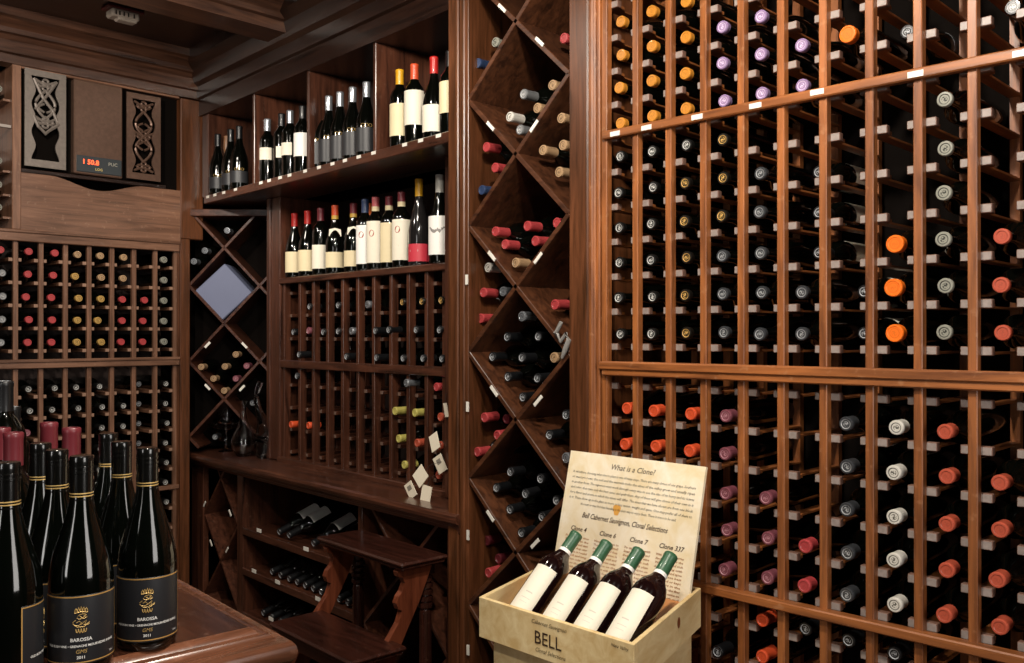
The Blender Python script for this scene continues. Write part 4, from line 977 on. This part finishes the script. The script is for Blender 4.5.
sd = (cr(1, 1, 0)-cr(1, 0, 0)).normalized(); sn = sd.cross(Vector((0, 0, 1))).normalized()
if sn.dot(Rv) < 0: sn = -sn
bm = nb(); cpt = cr(1, .62, ZR-.034)+sn*.0008
vs = [bm.verts.new(cpt+sd*.010*math.cos(a)+Vector((0, 0, .012*math.sin(a)))) for a in [2*PI*i/16 for i in range(16)]]; bm.faces.new(vs)
obj('knot', bm, plain('knot_brown', '7c4420', .6), crate)
# display board leaning in the crate
bu = ld(wv.x, wv.y, 0).normalized(); bn = ld(.716, .699, 0)
BTL = ld(.1587, 2.423, 1.189); BTR = ld(.456, 2.12, 1.189)
BW = (BTR-BTL).length
lean = Vector((0, 0, 1))*.30+bn*.072; lean_l = lean.length; lean.normalize()
BH = .350
board = thing('display_board', 'pale wooden board printed with clone notes standing in the crate', 'board', matrix=Matrix.Translation((BTL+BTR)/2-lean*BH))
bdn = bu.cross(lean).normalized()
if bdn.dot(-Fv) < 0: bdn = -bdn
bm = nb(); q = [BTL-lean*BH, BTR-lean*BH, BTR, BTL]; hexa(bm, [a for a in q]+[a-bdn*.008 for a in q])
obj('panel', bm, wood('board_wood', 'faf0da', 'ecd8ac', 'x', .5, .05, scale=.35), board)
bux = (BTR-BTL).normalized()
def bfn(cx, cz): return lambda x, y: (BTL+BTR)/2+bux*(cx+x)-lean*(cz-y)+bdn*.0006
obj('heading', text_bm('What is a Clone?', .020, bfn(.0, .036), shear=.3), INK, board)
para = ["In viticulture, choosing what vine to plant is one of many steps. There are many clones of one grape. Southern",
 "or western rows, the soil and the warmth make the vines of the valley grow and usually ripen",
 "in another form. The vigneron must work through every vine to see the size of its berry and its leaves",
 "and color, then take only the best canes and graft them. Any of these will give clones of their own in it",
 "for a flavor and aroma in which the wines will differ. The vines that we have shown are from one block",
 "in it. These show up in the glass as more or less tannin, weight and spice. One may prefer all of them to",
 "the next or may find that blending is the best way to enjoy them. There is more to be said."]
bm = nb()
for i, l in enumerate(para): text_bm(l, .0094, bfn(0, .056+.0135*i), shear=.25, bm=bm, width=.385 if i < 6 else .30, res=1)
obj('paragraph', bm, INKD, board)
obj('heading', text_bm('Bell Cabernet Sauvignon, Clonal Selections', .019, bfn(-.005, .168), shear=.35, width=.27, bold=.0002), INK, board)
for i, t_ in enumerate(('Clone 4', 'Clone 6', 'Clone 7', 'Clone 337')):
    cx = -.145+.097*i
    obj('column_heading', text_bm(t_, .0165, bfn(cx, .204), shear=.3, bold=.0002), INK, board)
    bm = nb(); rr = random.Random(i)
    words = 'from the first vines that came to the valley with small dark berries and deep color the wine is round rich soft and long with plum cedar and spice on the nose best with food or kept for years in the cellar'.split()
    for k in range(13):
        l = ' '.join(words[(k*4+i*3+j) % len(words)] for j in range(4)).capitalize()
        text_bm(l, .0075, bfn(cx, .222+.0095*k), shear=.2, bm=bm, width=.080 if k < 12 else .05, bold=.0001, res=1)
    obj('paragraph', bm, plain('rust_ink', '9a6236', .7), board)
bm = nb(); c0 = (BTL+BTR)/2-lean*.135+bdn*.0004-bux*.03
vs = [bm.verts.new(c0+bux*.011*(1+.25*math.sin(3*a))*math.cos(a)+lean*.016*(1+.2*math.cos(2*a))*math.sin(a)) for a in [2*PI*i/20 for i in range(20)]]; bm.faces.new(vs)
obj('wood_knot', bm, plain('amber_knot', 'd8a04c', .5), board)
# bottles in the crate
for i, (px, py, qx, qy) in enumerate(((577, 534, 525, 611), (607.5, 543, 556.5, 623.5), (639.5, 550.5, 588.5, 632.5), (671.5, 555, 622, 641))):
    # a point of the bottle's axis 75 mm above its base, just over the front board, and the capsule end
    d = Vector(ray(qx, qy)); p0 = cr(0, .21, 0); nv = (cr(1, .21, 0)-p0).cross(Vector((0, 0, 1)))
    t_ = (p0-Vector((0, 0, 0))).dot(nv)/d.dot(nv); p1 = d*t_+Vector((0, 0, CAMZ))
    d = Vector(ray(px, py)); best = None
    for k in range(500):
        q = d*(1.6+k*.002)+Vector((0, 0, CAMZ)); dq = q-p1
        if dq.dot(Fv) < 0: continue
        e = abs(dq.length-.226)
        if best is None or e < best[0]: best = (e, q)
    tip = best[1]; ax = (tip-p1).normalized(); base = tip-ax*.301
    lab = ['green-capped bottle in the crate at the diamond bin end', 'second green-capped crate bottle from the diamond bin side', 'third green-capped crate bottle from the diamond bin side', 'green-capped bottle in the crate nearest the tall rack'][i]
    M = lying(base+ax*.301, ax, 0); 
    tocam = (Vector((0, 0, CAMZ))-base).normalized(); lc = M.to_3x3().inverted() @ tocam; ang = math.atan2(lc.y, lc.x)
    t = bottle(lab, 'green', M, 'bordeaux', 'bottles in the pine crate', seg=36, glassm=WINEGL, label_spec=(.03, .180, 1.55, LABEL, ang-.45))
    child('collar', mesh('collar|c', lambda bm: lathe(bm, [(.0155, .236), (.0159, .2365), (.0159, .250), (.0155, .2505)], 32), LABELW), t)
    def lt(bm):
        for k, (a, b, w) in enumerate(((.105, .108, .45), (.09, .0915, .6), (.08, .081, .5))): lathe(bm, [(.0382, a), (.0382, b)], 8, -w/2, w/2, closed=False)
    l2 = child('label_print', mesh('label_print|c', lt, plain('faint_print', 'c8c2b4', .6)), t); l2.rotation_euler = (0, 0, ang-.45)
# crate underneath down to the floor
low = thing('lower_crate', 'closed pale crate stack under the open pine crate', 'crate', matrix=Matrix.Translation(cr(.5, .5, 0)))
for k in range(3):
    z0 = k*.271; obj('crate_body', cbox(.07, .96, .05, .95, z0+.001, z0+.27, bev=.003), PINE, low)

# ------------------------------------------------------------------ LIGHT
def area(name, loc, target, size, power, col=(1, .86, .72), sy=None):
    l = bpy.data.lights.new(name, 'AREA'); l.energy = power; l.size = size; l.color = col
    if sy: l.shape = 'RECTANGLE'; l.size_y = sy
    o = bpy.data.objects.new(name, l); COL.objects.link(o); o.location = loc
    o.rotation_euler = (Vector(target)-Vector(loc)).to_track_quat('-Z', 'Y').to_euler(); return o
def spot(name, loc, target, power, ang, col=(1, .84, .68), blend=.6, rad=.04):
    l = bpy.data.lights.new(name, 'SPOT'); l.energy = power; l.spot_size = math.radians(ang); l.spot_blend = blend; l.shadow_soft_size = rad; l.color = col
    o = bpy.data.objects.new(name, l); COL.objects.link(o); o.location = loc
    o.rotation_euler = (Vector(target)-Vector(loc)).to_track_quat('-Z', 'Y').to_euler(); return o
WARM = (1, .90, .78)
spot('ceiling_lamp', (.9, .8, 2.66), (1.98, 1.0, 1.3), 112, 160, WARM, rad=.05)
spot('ceiling_lamp', (1.15, 2.1, 2.70), (1.9, 2.9, 1.3), 45, 150, WARM, rad=.05)
spot('ceiling_lamp', (.75, 3.0, 2.66), (1.5, 4.26, 1.3), 60, 150, WARM, rad=.05)
spot('ceiling_lamp', (.1, .3, 2.70), (1.2, 1.6, 1.0), 70, 110, WARM, rad=.05)
spot('ceiling_lamp', (1.55, 3.45, 2.6), (2.15, 4.05, 1.0), 24, 90, WARM, rad=.12)  # extra lamp added to brighten the decanters and the corner around them
area('fill_light', (1.0, -1.5, 1.8), (1.2, 2.4, 1.2), .9, 28, (1, .95, .9), 1.6)  # area light added behind the camera for bottle streaks and fill
area('fill_light', (-2.2, .6, 1.9), (1.2, 1.8, 1.1), .4, 15, (1, .96, .92), 1.6)  # weak fill added from camera left; no doorway stands there
w = bpy.data.worlds.new('world'); SC.world = w; w.use_nodes = True
w.node_tree.nodes['Background'].inputs[0].default_value = (.9, .8, .7, 1); w.node_tree.nodes['Background'].inputs[1].default_value = .006
